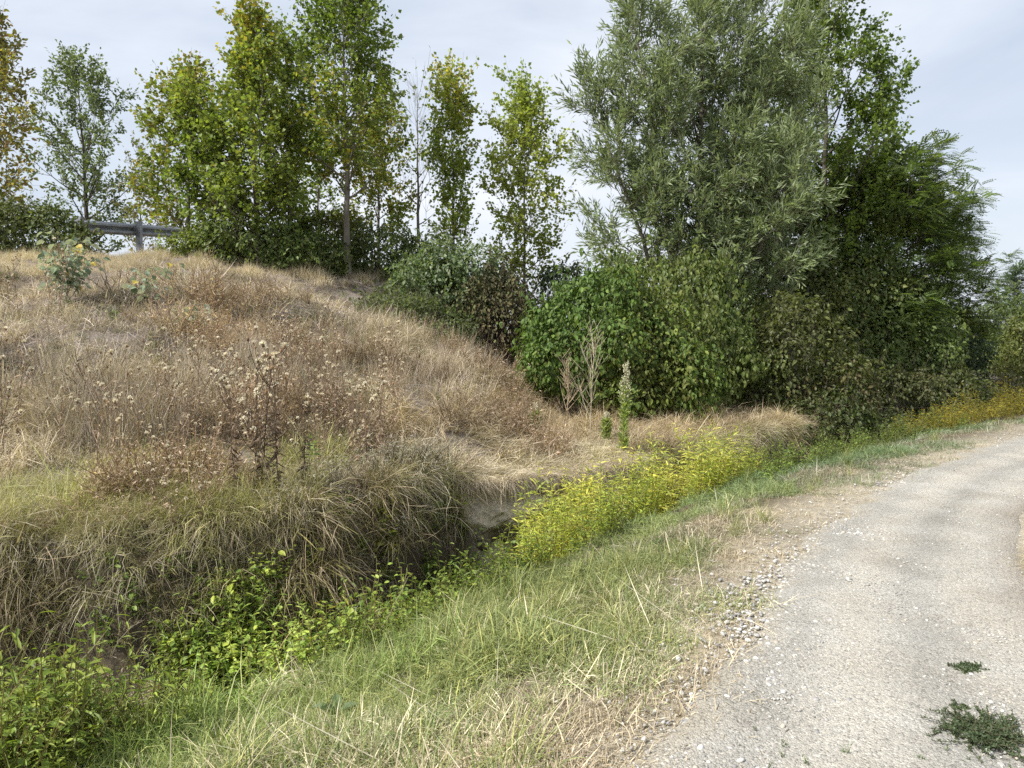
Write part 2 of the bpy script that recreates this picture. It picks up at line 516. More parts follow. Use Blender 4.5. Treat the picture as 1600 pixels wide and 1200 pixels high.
mb.obj('ground', M['ground'], smooth=True, kind='structure')

# cut clay face under the straw ledge: fine broken relief
def clay_face():
    l = None
    seg = np.diff(BANK, axis=0); c = np.concatenate([[0], np.cumsum(np.linalg.norm(seg, axis=1))])
    s0, s1 = c[4] + .45, c[6] - .2
    S_ = np.arange(s0, s1, .018); Hh = np.arange(0, 1, .022)
    base = np.stack([np.interp(S_, c, BANK[:, k]) for k in (0, 1)], 1)
    t = unit(np.gradient(base, axis=0)); nrm = np.stack([t[:, 1], -t[:, 0]], 1)
    G, Hg = np.meshgrid(np.arange(len(S_)), Hh, indexing='ij')
    q = np.stack([S_[G.ravel()], Hg.ravel() * .95], 1)
    endf = sstep(0, 1, np.minimum(1, np.minimum(G.ravel() * .018 / .75, (len(S_) - 1 - G.ravel()) * .018 / .3)))
    rough_ = .055 * noise(q, 5, 401, 3) + .035 * noise(q, 16, 402, 3) + .02 * np.abs(noise(q, 30, 403, 2))
    strata = .05 * np.floor(3.2 * (q[:, 1] + .06 * noise(q, 4, 404, 2))) / 3.2
    h_ = q[:, 1] / .95
    out = .30 + .20 * sstep(.46, .64, h_ + .07 * noise(q, 3.5, 409, 2)) - .12 * sstep(.72, .86, h_) - .62 * sstep(.93, 1.0, h_)
    out += 2.0 * rough_ - .5 * strata - .55 * (1 - endf) - .10 * np.abs(noise(q, 2.2, 410, 2))
    xy = base[G.ravel()] + nrm[G.ravel()] * out[:, None]
    top_ = terrain(base[:, 0] - nrm[:, 0] * .25, base[:, 1] - nrm[:, 1] * .25)[G.ravel()]
    z = -.98 + (top_ - .03 + .98) * Hg.ravel() + .02 * noise(q, 9, 405, 2)
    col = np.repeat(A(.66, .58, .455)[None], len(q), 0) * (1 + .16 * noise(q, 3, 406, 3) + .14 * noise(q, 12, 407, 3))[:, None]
    damp_shade = (1 - sstep(.34, .52, Hg.ravel() + .08 * noise(q, 4, 408, 2)))[:, None]  # damp foot, with the undercut's shade also put into the clay colour
    col = col * (1 - damp_shade) + A(.20, .17, .125) * damp_shade
    mb = MB(); m = len(Hh); n = len(S_)
    i, j = np.meshgrid(np.arange(m - 1), np.arange(n - 1)); k = (j * m + i).ravel()
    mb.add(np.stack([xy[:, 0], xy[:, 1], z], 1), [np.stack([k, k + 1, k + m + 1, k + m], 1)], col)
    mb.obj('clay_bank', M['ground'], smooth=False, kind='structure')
    return base, nrm, endf.reshape(len(S_), m)[:, 0], terrain(base[:, 0] - nrm[:, 0] * .25, base[:, 1] - nrm[:, 1] * .25)
CLAY = clay_face()

# gravel path: a ragged-edged sheet a few millimetres above the ground
def resample(line, step):
    line = np.asarray(line); seg = np.linalg.norm(np.diff(line, axis=0), axis=1); c = np.concatenate([[0], np.cumsum(seg)])
    s = np.arange(0, c[-1], step)
    out = np.stack([np.interp(s, c, line[:, k]) for k in (0, 1)], 1)
    for _ in range(12):
        out[1:-1] = 0.25 * out[:-2] + 0.5 * out[1:-1] + 0.25 * out[2:]
    return out
def path_edges():
    n = 900
    t = np.linspace(0, 1, n) ** 1.8
    def even(line):
        l = resample(line, 0.1); c = np.linspace(0, 1, len(l))
        return np.stack([np.interp(t, c, l[:, k]) for k in (0, 1)], 1)
    return even(PATH_L), even(PATH_R)
pl, pr = path_edges()
cross = pr - pl; wv = np.linalg.norm(cross, axis=1)[:, None]; cu = cross / wv
pl = pl - cu * (0.10 * noise(pl, 2.6, 21, 4) + 0.12 * noise(pl, 9, 24, 3) + 0.02)[:, None]
pr = pr + cu * (0.10 * noise(pr, 2.6, 22, 4))[:, None]
K = 26
tt = np.linspace(0, 1, K)
pp = pl[:, None] + (pr - pl)[:, None] * tt[None, :, None]
pf = pp.reshape(-1, 2)
pz = terrain(pf[:, 0], pf[:, 1]) + 0.006
tw = np.tile(tt, len(pl))
pz += 0.012 * noise(pf, 7, 23, 3) * np.minimum(1, 8 * np.minimum(tw, 1 - tw)) + 0.012
pz -= 0.03 * ((tw < 0.001) | (tw > 0.999))
pc = np.repeat(A(0.375, 0.364, 0.333)[None], len(pf), 0)
wob = tw + 0.035 * noise(pf, 1.3, 25, 2)
def band_(c, w): return np.exp(-((wob - c) / w) ** 2)[:, None]
pc = pc + (band_(.34, .10) + .8 * band_(.74, .10) - .8 * band_(.54, .07) - .5 * band_(.17, .05)) * A(0.055, 0.05, 0.04)
pc = pc * (1 - band_(.0, .07) * A(.05, .09, .16))
rt = sstep(0.78, 1.0, wob)[:, None]
pc = pc * (1 - rt * A(.10, .15, .20))
pc *= (1 + .07 * noise(pf, 1.2, 26, 3) + .05 * noise(pf, 6, 27, 2))[:, None]
mb = MB()
n_, q = len(pl), None
i, j = np.meshgrid(np.arange(K - 1), np.arange(n_ - 1))
q = (j * K + i).ravel()
mb.add(np.stack([pf[:, 0], pf[:, 1], pz], 1), [np.stack([q, q + 1, q + K + 1, q + K], 1)], pc)
mb.obj('path', M['gravel'], smooth=True, kind='structure')

# ------------------------------------------------------------------ scattering (stuff only)
def scatter(name, P, rot, scl, idx, tint, protos):
    n = len(P)
    me = bpy.data.meshes.new(name)
    me.vertices.add(n); me.vertices.foreach_set('co', np.asarray(P, np.float32).ravel())
    def attr(nm, ty, key, arr):
        a = me.attributes.new(nm, ty, 'POINT'); a.data.foreach_set(key, np.asarray(arr).ravel())
    attr('rot', 'FLOAT_VECTOR', 'vector', np.asarray(rot, np.float32))
    attr('scl', 'FLOAT_VECTOR', 'vector', np.asarray(scl, np.float32))
    attr('idx', 'INT', 'value', np.asarray(idx, np.int32))
    t4 = np.concatenate([np.asarray(tint, np.float32), np.ones((n, 1), np.float32)], 1)
    attr('tint', 'FLOAT_COLOR', 'color', t4)
    o = bpy.data.objects.new(name, me); COL.objects.link(o); o['kind'] = 'stuff'
    g = bpy.data.node_groups.new(name, 'GeometryNodeTree')
    g.interface.new_socket('Geometry', in_out='INPUT', socket_type='NodeSocketGeometry')
    g.interface.new_socket('Geometry', in_out='OUTPUT', socket_type='NodeSocketGeometry')
    N, L = g.nodes, g.links
    gi, go = N.new('NodeGroupInput'), N.new('NodeGroupOutput')
    iop = N.new('GeometryNodeInstanceOnPoints')
    jn = N.new('GeometryNodeJoinGeometry')
    for pme in reversed(protos):
        po = bpy.data.objects.new('clump', pme)
        oi = N.new('GeometryNodeObjectInfo'); oi.inputs['Object'].default_value = po; oi.inputs['As Instance'].default_value = True
        L.new(oi.outputs['Geometry'], jn.inputs[0])
    def named(nm, ty):
        a = N.new('GeometryNodeInputNamedAttribute'); a.data_type = ty; a.inputs['Name'].default_value = nm
        return [s for s in a.outputs if s.enabled][0]
    er = N.new('FunctionNodeEulerToRotation')
    L.new(named('rot', 'FLOAT_VECTOR'), er.inputs[0])
    L.new(gi.outputs[0], iop.inputs['Points']); L.new(jn.outputs[0], iop.inputs['Instance'])
    iop.inputs['Pick Instance'].default_value = True
    L.new(named('idx', 'INT'), iop.inputs['Instance Index'])
    L.new(er.outputs[0], iop.inputs['Rotation']); L.new(named('scl', 'FLOAT_VECTOR'), iop.inputs['Scale'])
    L.new(iop.outputs[0], go.inputs[0])
    md = o.modifiers.new('scatter', 'NODES'); md.node_group = g
    return o

def blades(mb, r, n, rad, L, Lv, th0, thv, curl, curlv, w, cols, cv=0.18, lean=0.0, mat=0):
    """n grass blades; th0 rise angle at the root (deg), curl bend along the blade (deg), lean pulls azimuths to +X"""
    a = r.uniform(0, 2 * np.pi, n); rr = rad * np.sqrt(r.uniform(0, 1, n))
    B = np.stack([rr * np.cos(a), rr * np.sin(a), np.full(n, -0.015)], 1)
    az = r.uniform(-np.pi, np.pi, n) * (1 - lean) + r.normal(0, 0.45, n) * lean
    ln = np.clip(r.normal(L, Lv, n), L * .3, L * 2)
    th = np.radians(r.normal(th0, thv, n)); cu_ = np.radians(r.normal(curl, curlv, n))
    P = [B]; d_h = np.stack([np.cos(az), np.sin(az), 0 * az], 1)
    for k in range(3):
        t = th - cu_ * (k + 0.3) / 3
        P.append(P[-1] + (ln / 3)[:, None] * (np.cos(t)[:, None] * d_h + np.sin(t)[:, None] * A(0, 0, 1)))
    side = np.stack([-np.sin(az), np.cos(az), r.normal(0, .35, n)], 1); side = unit(side)
    ww = w * r.uniform(.6, 1.3, n)[:, None]
    V = np.stack([P[0] - side * ww * .45, P[0] + side * ww * .45, P[1] - side * ww * .5, P[1] + side * ww * .5,
                  P[2] - side * ww * .36, P[2] + side * ww * .36, P[3]], 1)
    b = (np.arange(n) * 7)[:, None]
    Q = np.concatenate([b + np.array([0, 1, 3, 2]), b + np.array([2, 3, 5, 4])])
    T = b + np.array([4, 5, 6])
    cols = np.asarray(cols, float)
    c = cols[r.integers(0, len(cols), n)] * np.clip(r.normal(1, cv, (n, 1)), .5, 1.6)
    mb.add(V.reshape(-1, 3), [Q, T], np.repeat(c, 7, 0), mat)

STRAW = [(0.516, 0.461, 0.341), (0.613, 0.557, 0.428), (0.41, 0.354, 0.258), (0.486, 0.44, 0.338)]
PALE = [(0.571, 0.515, 0.404), (0.479, 0.423, 0.33), (0.387, 0.341, 0.266), (0.643, 0.588, 0.476)]
RUST = [(0.443, 0.365, 0.3), (0.556, 0.473, 0.395), (0.332, 0.272, 0.227), (0.649, 0.576, 0.484)]
GREY = [(0.335, 0.291, 0.267), (0.469, 0.416, 0.377), (0.233, 0.2, 0.18), (0.649, 0.592, 0.524)]
GREEN = [(0.212, 0.255, 0.109), (0.261, 0.295, 0.132), (0.163, 0.211, 0.09), (0.31, 0.336, 0.172)]
LUSH = [(0.221, 0.307, 0.091), (0.278, 0.356, 0.123), (0.162, 0.239, 0.067), (0.353, 0.387, 0.172)]
YGREEN = [(0.36, 0.37, 0.15), (0.44, 0.43, 0.20), (0.30, 0.32, 0.12), (0.52, 0.47, 0.27)]
BLUEG = [(0.13, 0.20, 0.09), (0.17, 0.24, 0.11), (0.10, 0.16, 0.07)]

def clumps(k, seed, **kw):
    out = []
    for i in range(k):
        r = np.random.default_rng(seed + i)
        mb = MB(); blades(mb, r, **kw)
        out.append(mb.mesh('grass_clump', [M['grass']]))
    return out

def sample(n, x0, x1, y0, y1, power=1.0, seed=0):
    """points in the view, denser near the camera"""
    r = np.random.default_rng(500 + seed)
    u = r.uniform(0, 1, n)
    if power == 1.0:
        y = y0 * (y1 / y0) ** u
    else:
        y = y0 + (y1 - y0) * u ** power
    k = r.uniform(-1, 1, n)
    x = k * (y * 0.74 + 0.7)
    p = np.stack([x, y], 1)
    return p[(x > x0) & (x < x1)]

def ring(r, n):
    return np.stack([np.zeros(n), np.zeros(n), r.uniform(-np.pi, np.pi, n)], 1)

def do_scatter(name, p, protos, seed, smin_, smax_, tint=(1, 1, 1), tv=0.15, yaw=None, zoff=0.0, tilt=0.15, freq=1.3, tints=None):
    r = np.random.default_rng(seed)
    n = len(p)
    z = terrain(p[:, 0], p[:, 1]) + zoff
    rot = np.stack([r.normal(0, tilt, n), r.normal(0, tilt, n), r.uniform(-np.pi, np.pi, n) if yaw is None else yaw], 1)
    s = r.uniform(smin_, smax_, n) * np.clip(1 + .5 * noise(p, 4.2, seed + 7, 2), .45, 1.6)
    scl = np.stack([s, s, s * r.uniform(.8, 1.2, n)], 1)
    if tints is None:
        tn = np.repeat(A(*tint)[None], n, 0)
    else:
        tn = tints
    tn = tn * (1 + tv * noise(p, freq, seed, 3))[:, None] * np.clip(r.normal(1, .08, (n, 1)), .7, 1.3)
    return scatter(name, np.stack([p[:, 0], p[:, 1], z], 1), rot, scl, r.integers(0, len(protos), n), np.clip(tn, 0, 3), protos)

# grass clump kinds
g_dry_short = clumps(6, 100, n=40, rad=.11, L=.062, Lv=.022, th0=24, thv=26, curl=45, curlv=35, w=.0036, cols=STRAW)
g_mix_short = clumps(6, 120, n=44, rad=.10, L=.085, Lv=.03, th0=38, thv=26, curl=80, curlv=45, w=.0036, cols=STRAW + GREEN)
g_green = clumps(6, 140, n=46, rad=.10, L=.115, Lv=.035, th0=48, thv=22, curl=95, curlv=40, w=.004, cols=GREEN + GREEN[:2] + YGREEN[:2])
g_lush = clumps(6, 160, n=30, rad=.12, L=.34, Lv=.10, th0=70, thv=14, curl=75, curlv=35, w=.0075, cols=LUSH)
g_bank = clumps(6, 180, n=46, rad=.14, L=.42, Lv=.13, th0=52, thv=22, curl=110, curlv=40, w=.0055, cols=STRAW + PALE[:2])
g_ygreen = clumps(6, 200, n=46, rad=.15, L=.40, Lv=.12, th0=62, thv=18, curl=85, curlv=40, w=.0055, cols=YGREEN + STRAW[:1])
g_droop = clumps(8, 220, n=52, rad=.17, L=.36, Lv=.14, th0=6, thv=30, curl=85, curlv=55, w=.005, cols=STRAW + RUST[1:2] + YGREEN[:3] + PALE[:1], lean=.45)
g_droop_p = clumps(5, 230, n=60, rad=.15, L=.45, Lv=.14, th0=18, thv=20, curl=105, curlv=35, w=.006, cols=PALE + GREY[:1], lean=.8)
g_mat = clumps(6, 240, n=44, rad=.20, L=.32, Lv=.10, th0=8, thv=14, curl=20, curlv=25, w=.006, cols=PALE + STRAW[:1])
g_thatch = clumps(6, 260, n=44, rad=.22, L=.26, Lv=.09, th0=14, thv=18, curl=30, curlv=35, w=.0075, cols=GREY + PALE[2:3])
g_tan = clumps(6, 280, n=40, rad=.17, L=.30, Lv=.09, th0=66, thv=16, curl=45, curlv=30, w=.006, cols=STRAW + RUST[1:2] + PALE[:1])
g_tall = clumps(6, 300, n=30, rad=.16, L=.62, Lv=.18, th0=76, thv=9, curl=28, curlv=22, w=.005, cols=RUST + STRAW[:1])

# --- verge between the ditch and the path
p = sample(42000, -9, 12, 2.2, 15, seed=1)
sl, sp = sdist(p, LIP), sdist(p, PATH_L)
on = (sl < 0.12) & (sp > -0.12)
p, sl, sp = p[on], sl[on], sp[on]
rv = np.random.default_rng(9)
wid = np.clip(sp / np.maximum(sp - sl, .05), 0, 1)            # 0 at the path, 1 at the lip
pn = noise(p, 2.2, 31, 3)
pn3 = noise(p, 5.5, 37, 3)
green = wid * .95 - .05 + 0.42 * pn + .22 * pn3 + rv.normal(0, .16, len(p)) + 0.10 * (p[:, 1] > 6)
keep = rv.uniform(0, 1, len(p)) < np.clip(0.35 + 2.2 * wid + .5 * pn, 0.08, 1)
p, wid, green, pn, sl = p[keep], wid[keep], green[keep], pn[keep], sl[keep]
far = sstep(6, 11, p[:, 1])
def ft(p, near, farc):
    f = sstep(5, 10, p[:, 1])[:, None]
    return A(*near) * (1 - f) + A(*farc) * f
d_ = green < 0.36; m_ = (green >= 0.36) & (green < 0.66); gr = green >= 0.66
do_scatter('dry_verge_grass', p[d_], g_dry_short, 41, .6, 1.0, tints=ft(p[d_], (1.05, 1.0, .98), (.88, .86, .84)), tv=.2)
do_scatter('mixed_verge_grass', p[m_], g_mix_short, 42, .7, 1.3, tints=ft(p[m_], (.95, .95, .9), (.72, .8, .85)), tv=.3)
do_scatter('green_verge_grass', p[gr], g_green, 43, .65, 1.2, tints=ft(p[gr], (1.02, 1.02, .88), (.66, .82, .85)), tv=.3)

g_tuft = clumps(5, 320, n=70, rad=.06, L=.26, Lv=.08, th0=58, thv=20, curl=60, curlv=35, w=.0035, cols=GREEN + YGREEN[:1] + STRAW[:2])
g_stray = clumps(4, 340, n=3, rad=.12, L=.34, Lv=.10, th0=14, thv=12, curl=24, curlv=18, w=.0036, cols=PALE)
p = sample(380, -5, 9, 2.2, 12, seed=2)
sl, sp = sdist(p, LIP), sdist(p, PATH_L)
p = p[(sl < -.05) & (sp > .45)]
do_scatter('verge_grass_tufts', p, g_tuft, 39, .45, 1.0, (.95, .95, .75), .2)
p = sample(700, -6, 9, 2.2, 9, seed=4)
sl, sp = sdist(p, LIP), sdist(p, PATH_L)
p = p[(sl < .1) & (sp > .1)]
do_scatter('stray_straws', p, g_stray, 40, .4, 1.1, (1.05, 1.05, 1), .1)

# --- lush long grass on the lip at the lower left
p = sample(9000, -8, 1.0, 2.0, 6.0, seed=3)
sl = sdist(p, LIP)
q = noise(p, 2.5, 34, 2)
on = (sl > -0.55 + .25 * q) & (sl < 0.22) & (rv.uniform(0, 1, len(p)) < .62 - 0.45 * sstep(2.9, 4.6, p[:, 1]))
p = p[on]
do_scatter('lush_lip_grass', p, g_lush, 44, .25, .62, (1.1, 1.06, .98), .3)

# --- bank above the ditch: long grass, drooping over the edge
def along(line, n, r, off, offv, y0, y1):
    l = resample(line, .05); t = np.gradient(l, axis=0); nrm = unit(np.stack([-t[:, 1], t[:, 0]], 1))
    i = r.integers(0, len(l), n)
    o = r.normal(off, offv, n)
    p = l[i] + nrm[i] * o[:, None]
    yaw = np.arctan2(-nrm[i, 1], -nrm[i, 0])
    vis = (np.abs(p[:, 0]) < p[:, 1] * .74 + .7) & (p[:, 1] > y0) & (p[:, 1] < y1)
    return p[vis], yaw[vis]
r = np.random.default_rng(61)
p, yaw = along(BANK, 60000, r, 0.10, .16, 3, 16)
on = (noise(p, 3.0, 64, 2) > -.35) | (p[:, 0] > -1.1); p, yaw = p[on], yaw[on]
k = rv.permutation(len(p))[:2300]; p, yaw = p[k], yaw[k]
cl = (p[:, 0] > -.62) & (p[:, 0] < 1.0)
keep = ~cl | (sdist(p, BANK) > .06)
p, yaw, cl = p[keep], yaw[keep], cl[keep]
do_scatter('drooping_bank_grass', p[~cl], g_droop, 45, .35, .95, (1, .98, .92), .3, yaw=yaw[~cl] + r.normal(0, .8, (~cl).sum()), tilt=.3, freq=2.5)
do_scatter('matted_edge_grass', p[cl], g_droop_p, 46, .35, .65, (1.0, .98, .96), .15, yaw=yaw[cl] + r.normal(0, .35, cl.sum()))
p, yaw = along(BANK, 60000, r, 0.06, .22, 3, 12)
on = (p[:, 0] < -1.7) & (noise(p, 1.6, 62, 2) > -.55)
p, yaw = p[on], yaw[on]; k = rv.permutation(len(p))[:1100]; p, yaw = p[k], yaw[k]
do_scatter('yellow_green_edge_grass', p, g_ygreen, 63, .25, .62, (1.12, 1.08, .98), .25, tilt=.35, freq=2.5)
# straw matted on the clay ledge and hanging over its edge
cb, cn, ce, ct = CLAY
r = np.random.default_rng(402)
i = r.integers(0, len(cb), 420); o_ = r.uniform(-.2, .40, 420) - .40 * (1 - ce[i])
P_ = np.concatenate([cb[i] + cn[i] * o_[:, None], (ct[i] - .01)[:, None]], 1)
yw = np.arctan2(cn[i, 1], cn[i, 0]) + r.normal(0, .7, 420); sc_ = r.uniform(.35, .75, 420)
ed = o_ > .18
def put(nm, m_, pr_, tnt):
    n_ = m_.sum(); tn_ = A(*tnt) * np.clip(r.normal(1, .14, (n_, 1)), .6, 1.3)
    scatter(nm, P_[m_], np.stack([r.normal(0, .15, n_), r.normal(0, .15, n_), yw[m_]], 1), np.repeat(sc_[m_][:, None], 3, 1), r.integers(0, len(pr_), n_), tn_, pr_)
put('ledge_straw_mat', ~ed, g_mat, (1.15, 1.12, 1.08)); put('ledge_hanging_straw', ed, g_droop_p, (1.1, 1.05, 1.0))
r = np.random.default_rng(61)
# face of the bank below the edge, at the left
p, yaw = along(BANK, 40000, r, -0.12, .10, 3, 16)
on = (p[:, 0] < -.55) | (p[:, 0] > 1.2)
p, yaw = p[on], yaw[on]; on = noise(p, 2.6, 65, 2) > -.1; p, yaw = p[on], yaw[on]
k = rv.permutation(len(p))[:700]; p, yaw = p[k], yaw[k]
do_scatter('bank_face_grass', p, g_droop, 47, .3, 1.0, (.80, .72, .62), .35, yaw=yaw + r.normal(0, .9, len(p)), tilt=.35, freq=2.5)

# --- embankment and shelf
p = sample(46000, -20, 9, 5.2, 27, power=.8, seed=5)
sb, df, dk = sdist(p, BANK), sdist(p, TOE), sdist(p, FLANK)
h = terrain(p[:, 0], p[:, 1])
on = (sb > 0.0) & ((dk > -3.5) | (sb < 3.2))
p, sb, df, dk, h = p[on], sb[on], df[on], dk[on], h[on]
pn, pn2 = noise(p, 1.1, 51, 3), noise(p, 2.8, 52, 3)
u = rv.uniform(0, 1, len(p))
leftness = 1 - sstep(-2.6, -0.6, p[:, 0])
shelf = (h < 0.6) & (p[:, 0] > -1.7)
zone_y = (~shelf) & (df < .75 + .8 * pn) & (u < .9 * leftness + .08)
zone_crest = (h > 2.75 + .25 * pn)
zone_thatch = (~shelf) & (~zone_crest) & (h > 1.35 + .5 * pn)
zone_low = (~shelf) & (~zone_y) & (~zone_crest) & (~zone_thatch)
rust = sstep(-4.2, -1.4, p[:, 0]) + .25 * pn > .5
do_scatter('yellow_green_bank_grass', p[zone_y & (u < .75)], g_ygreen, 48, .3, .75, (1.02, 1.0, .95), .22)
w = zone_low & (u < .8)
do_scatter('straw_bank_grass', p[w & (pn2 < .25)], g_bank, 49, .4, .95, (1.0, .96, .94), .35, freq=2.2)
w2 = (zone_low | (zone_thatch & (h < 2.3))) & rust & (rv.uniform(0, 1, len(p)) < .30)
do_scatter('rusty_dry_stalks', p[w2], g_tall, 50, .25, .65, (1.0, .97, .95), .4, freq=2.2)
w3 = (zone_low & ~rust & (pn2 > -.2)) & (u < .5)
do_scatter('brown_dry_stalks', p[w3], g_tall, 51, .5, 1.0, (.95, .95, .95), .3)
do_scatter('grey_thatch', p[zone_thatch | (zone_low & (u > .55))], g_thatch, 52, .35, .95, (1.08, 1.04, 1.04), .42, freq=2.4)
w = zone_thatch & (u < .10 + .25 * (rust & (h < 2.6))) & (pn2 > -.3)
do_scatter('tan_slope_grass', p[w], g_tan, 53, .4, .9, (.95, .91, .89), .3)
do_scatter('tan_crest_grass', p[zone_crest], g_tan, 54, .32, .68, (1.05, 1.02, .98), .25)
sh1 = shelf & (sb < 1.5 + .6 * pn) & (p[:, 0] < 1.6)
do_scatter('pale_straw_mat', p[sh1], g_mat, 55, .6, 1.1, (1.08, 1.05, 1.0), .15)
sh2 = shelf & ~sh1 & (u < .8)
do_scatter('straw_shelf_grass', p[sh2], g_bank, 56, .45, .9, (1.02, .93, .82), .25)
w = (rv.uniform(0, 1, len(p)) < .06) & (zone_thatch | zone_low)
do_scatter('thin_green_slope_grass', p[w], g_green, 57, .9, 1.6, (.8, .85, .8), .2)

# small grey-green seedlings dotted over the slope
w = (rv.uniform(0, 1, len(p)) < .035) & (zone_thatch | zone_low) & (noise(p, .9, 58, 2) > -.1)
SLOPE_WEEDS = p[w]

# ------------------------------------------------------------------ stones
def ico(sub):
    import bmesh
    bm = bmesh.new(); bmesh.ops.create_icosphere(bm, subdivisions=sub, radius=1.0)
    V = np.array([v.co[:] for v in bm.verts]); F = np.array([[v.index for v in f.verts] for f in bm.faces]); bm.free()
    return V, F
IV1, IF1 = ico(1); IV2, IF2 = ico(2)
def stone_mesh(seed, V, F, mat):
    r = np.random.default_rng(seed)
    d = 1 + .18 * noise(V, 1.6, seed, 2) + .05 * r.normal(size=len(V))
    W = V * d[:, None] * A(1.0, r.uniform(.6, .9), r.uniform(.38, .62))
    mb = MB(); mb.add(W, [F], (.4, .4, .4))
    return mb.mesh('stone', [mat], smooth=True)
peb = [stone_mesh(700 + i, IV1, IF1, M['stone_i']) for i in range(8)]
STONES = A((0.42, 0.41, 0.39), (0.34, 0.335, 0.33), (0.50, 0.49, 0.46), (0.27, 0.265, 0.26), (0.45, 0.41, 0.34), (0.58, 0.57, 0.54))
def pebbles(name, p, s, seed, zoff=.012, dark=1.0):
    r = np.random.default_rng(seed); n = len(p)
    z = terrain(p[:, 0], p[:, 1]) + zoff
    rot = np.stack([r.normal(0, .3, n), r.normal(0, .3, n), r.uniform(-3.2, 3.2, n)], 1)
    tint = STONES[r.integers(0, len(STONES), n)] * r.uniform(.8, 1.15, (n, 1)) * dark
    scatter(name, np.stack([p[:, 0], p[:, 1], z], 1), rot, np.repeat(s[:, None], 3, 1), r.integers(0, len(peb), n), tint, peb)
p = sample(90000, -2, 12, 2.0, 14, seed=8)
sp, sr = sdist(p, PATH_L), sdist(p, PATH_R)
r = np.random.default_rng(81)
band = np.clip(.45 + 1.1 * noise(p, 1.9, 84, 3), 0, 1) * np.exp(-((sp + 0.10 + .18 * noise(p, 2.0, 82, 3)) / .26) ** 2) * (p[:, 1] < 12)
on = (sp < .55) & (sr > -.2) & (r.uniform(0, 1, len(p)) < (.20 + .35 * np.exp(-((sp + 1.05) / .25) ** 2) + .7 * band) * np.where(sp > .05, .75, 1) + .35 * np.exp(-((sp - .02) / .16) ** 2) * (noise(p, 3.1, 85, 2) > -.3) * (1 - .5 * sstep(6, 10, p[:, 1])))
p, band = p[on], band[on]
s = np.exp(r.normal(math.log(.0055), .42, len(p))) * (1 + 1.1 * band)
pebbles('gravel', p, np.clip(s, .003, .02), 83, .014)

# ------------------------------------------------------------------ things: helpers
def tag(o, label, cat, group=None):
    o['label'] = label; o['category'] = cat
    if group: o['group'] = group
    return o

def thing(name, label, cat, loc, group=None, rz=0.0):
    o = bpy.data.objects.new(name, None); COL.objects.link(o)
    o.location = loc; o.rotation_euler = (0, 0, rz); o.empty_display_size = .2
    return tag(o, label, cat, group)

def clone(o, loc, rz, s=1.0, label=None, group=None):
    c = o.copy(); COL.objects.link(c); c.location = loc; c.rotation_euler = (0, 0, rz); c.scale = (s, s, s)
    if label: c['label'] = label
    if group: c['group'] = group
    for ch in list(o.children):
        d = ch.copy(); COL.objects.link(d); d.parent = c
    return c

# individual larger stones along the path edge
r = np.random.default_rng(91)
spts = [(1078, 1150, .035), (1137, 1140, .03), (1128, 1158, .024), (1155, 1110, .03), (1074, 1104, .022), (1112, 1096, .022), (1097, 1060, .02),
        (1150, 1085, .022), (1190, 1072, .022), (1125, 1055, .02), (1215, 1060, .018), (1110, 1170, .024), (1085, 1183, .03), (1165, 1135, .02),
        (1070, 1192, .028), (1235, 967, .02), (1240, 985, .018), (1205, 980, .022), (1225, 1000, .018), (1190, 1013, .016), (1250, 945, .02), (1150, 1122, .03)]
smeshes = [stone_mesh(740 + i, IV2, IF2, M['stone']) for i in range(6)]
for i, (px, py, s) in enumerate(spts):
    s *= .62
    d = 1.6 * 1200 / (py - 520); x = (px - 800) / 1200 * d
    o = bpy.data.objects.new('stone', smeshes[i % 6]); COL.objects.link(o)
    o.location = (x, d, tz(x, d) + s * .3); o.scale = (s, s, s); o.rotation_euler = (r.normal(0, .15), r.normal(0, .15), r.uniform(0, 6))
    c = STONES[(i * 7) % 6] * r.uniform(.95, 1.2); o.color = (*np.clip(c * .85, 0, .5), 1)
    tag(o, 'grey pebble lying among the loose gravel on the grass edge of the path', 'stone', 'pebbles along the path edge')

# ------------------------------------------------------------------ trees
def bend(p0, az, el, L, n, rise, r, wob=.06):
    """polyline from p0; elevation changes by rise (rad) over its length"""
    P = [np.asarray(p0, float)]
    a, e = az, el
    for k in range(n - 1):
        a += r.normal(0, wob); e_ = e + rise * (k + .5) / (n - 1) + r.normal(0, wob)
        P.append(P[-1] + L / (n - 1) * A(math.cos(e_) * math.cos(a), math.cos(e_) * math.sin(a), math.sin(e_)))
    return np.array(P)

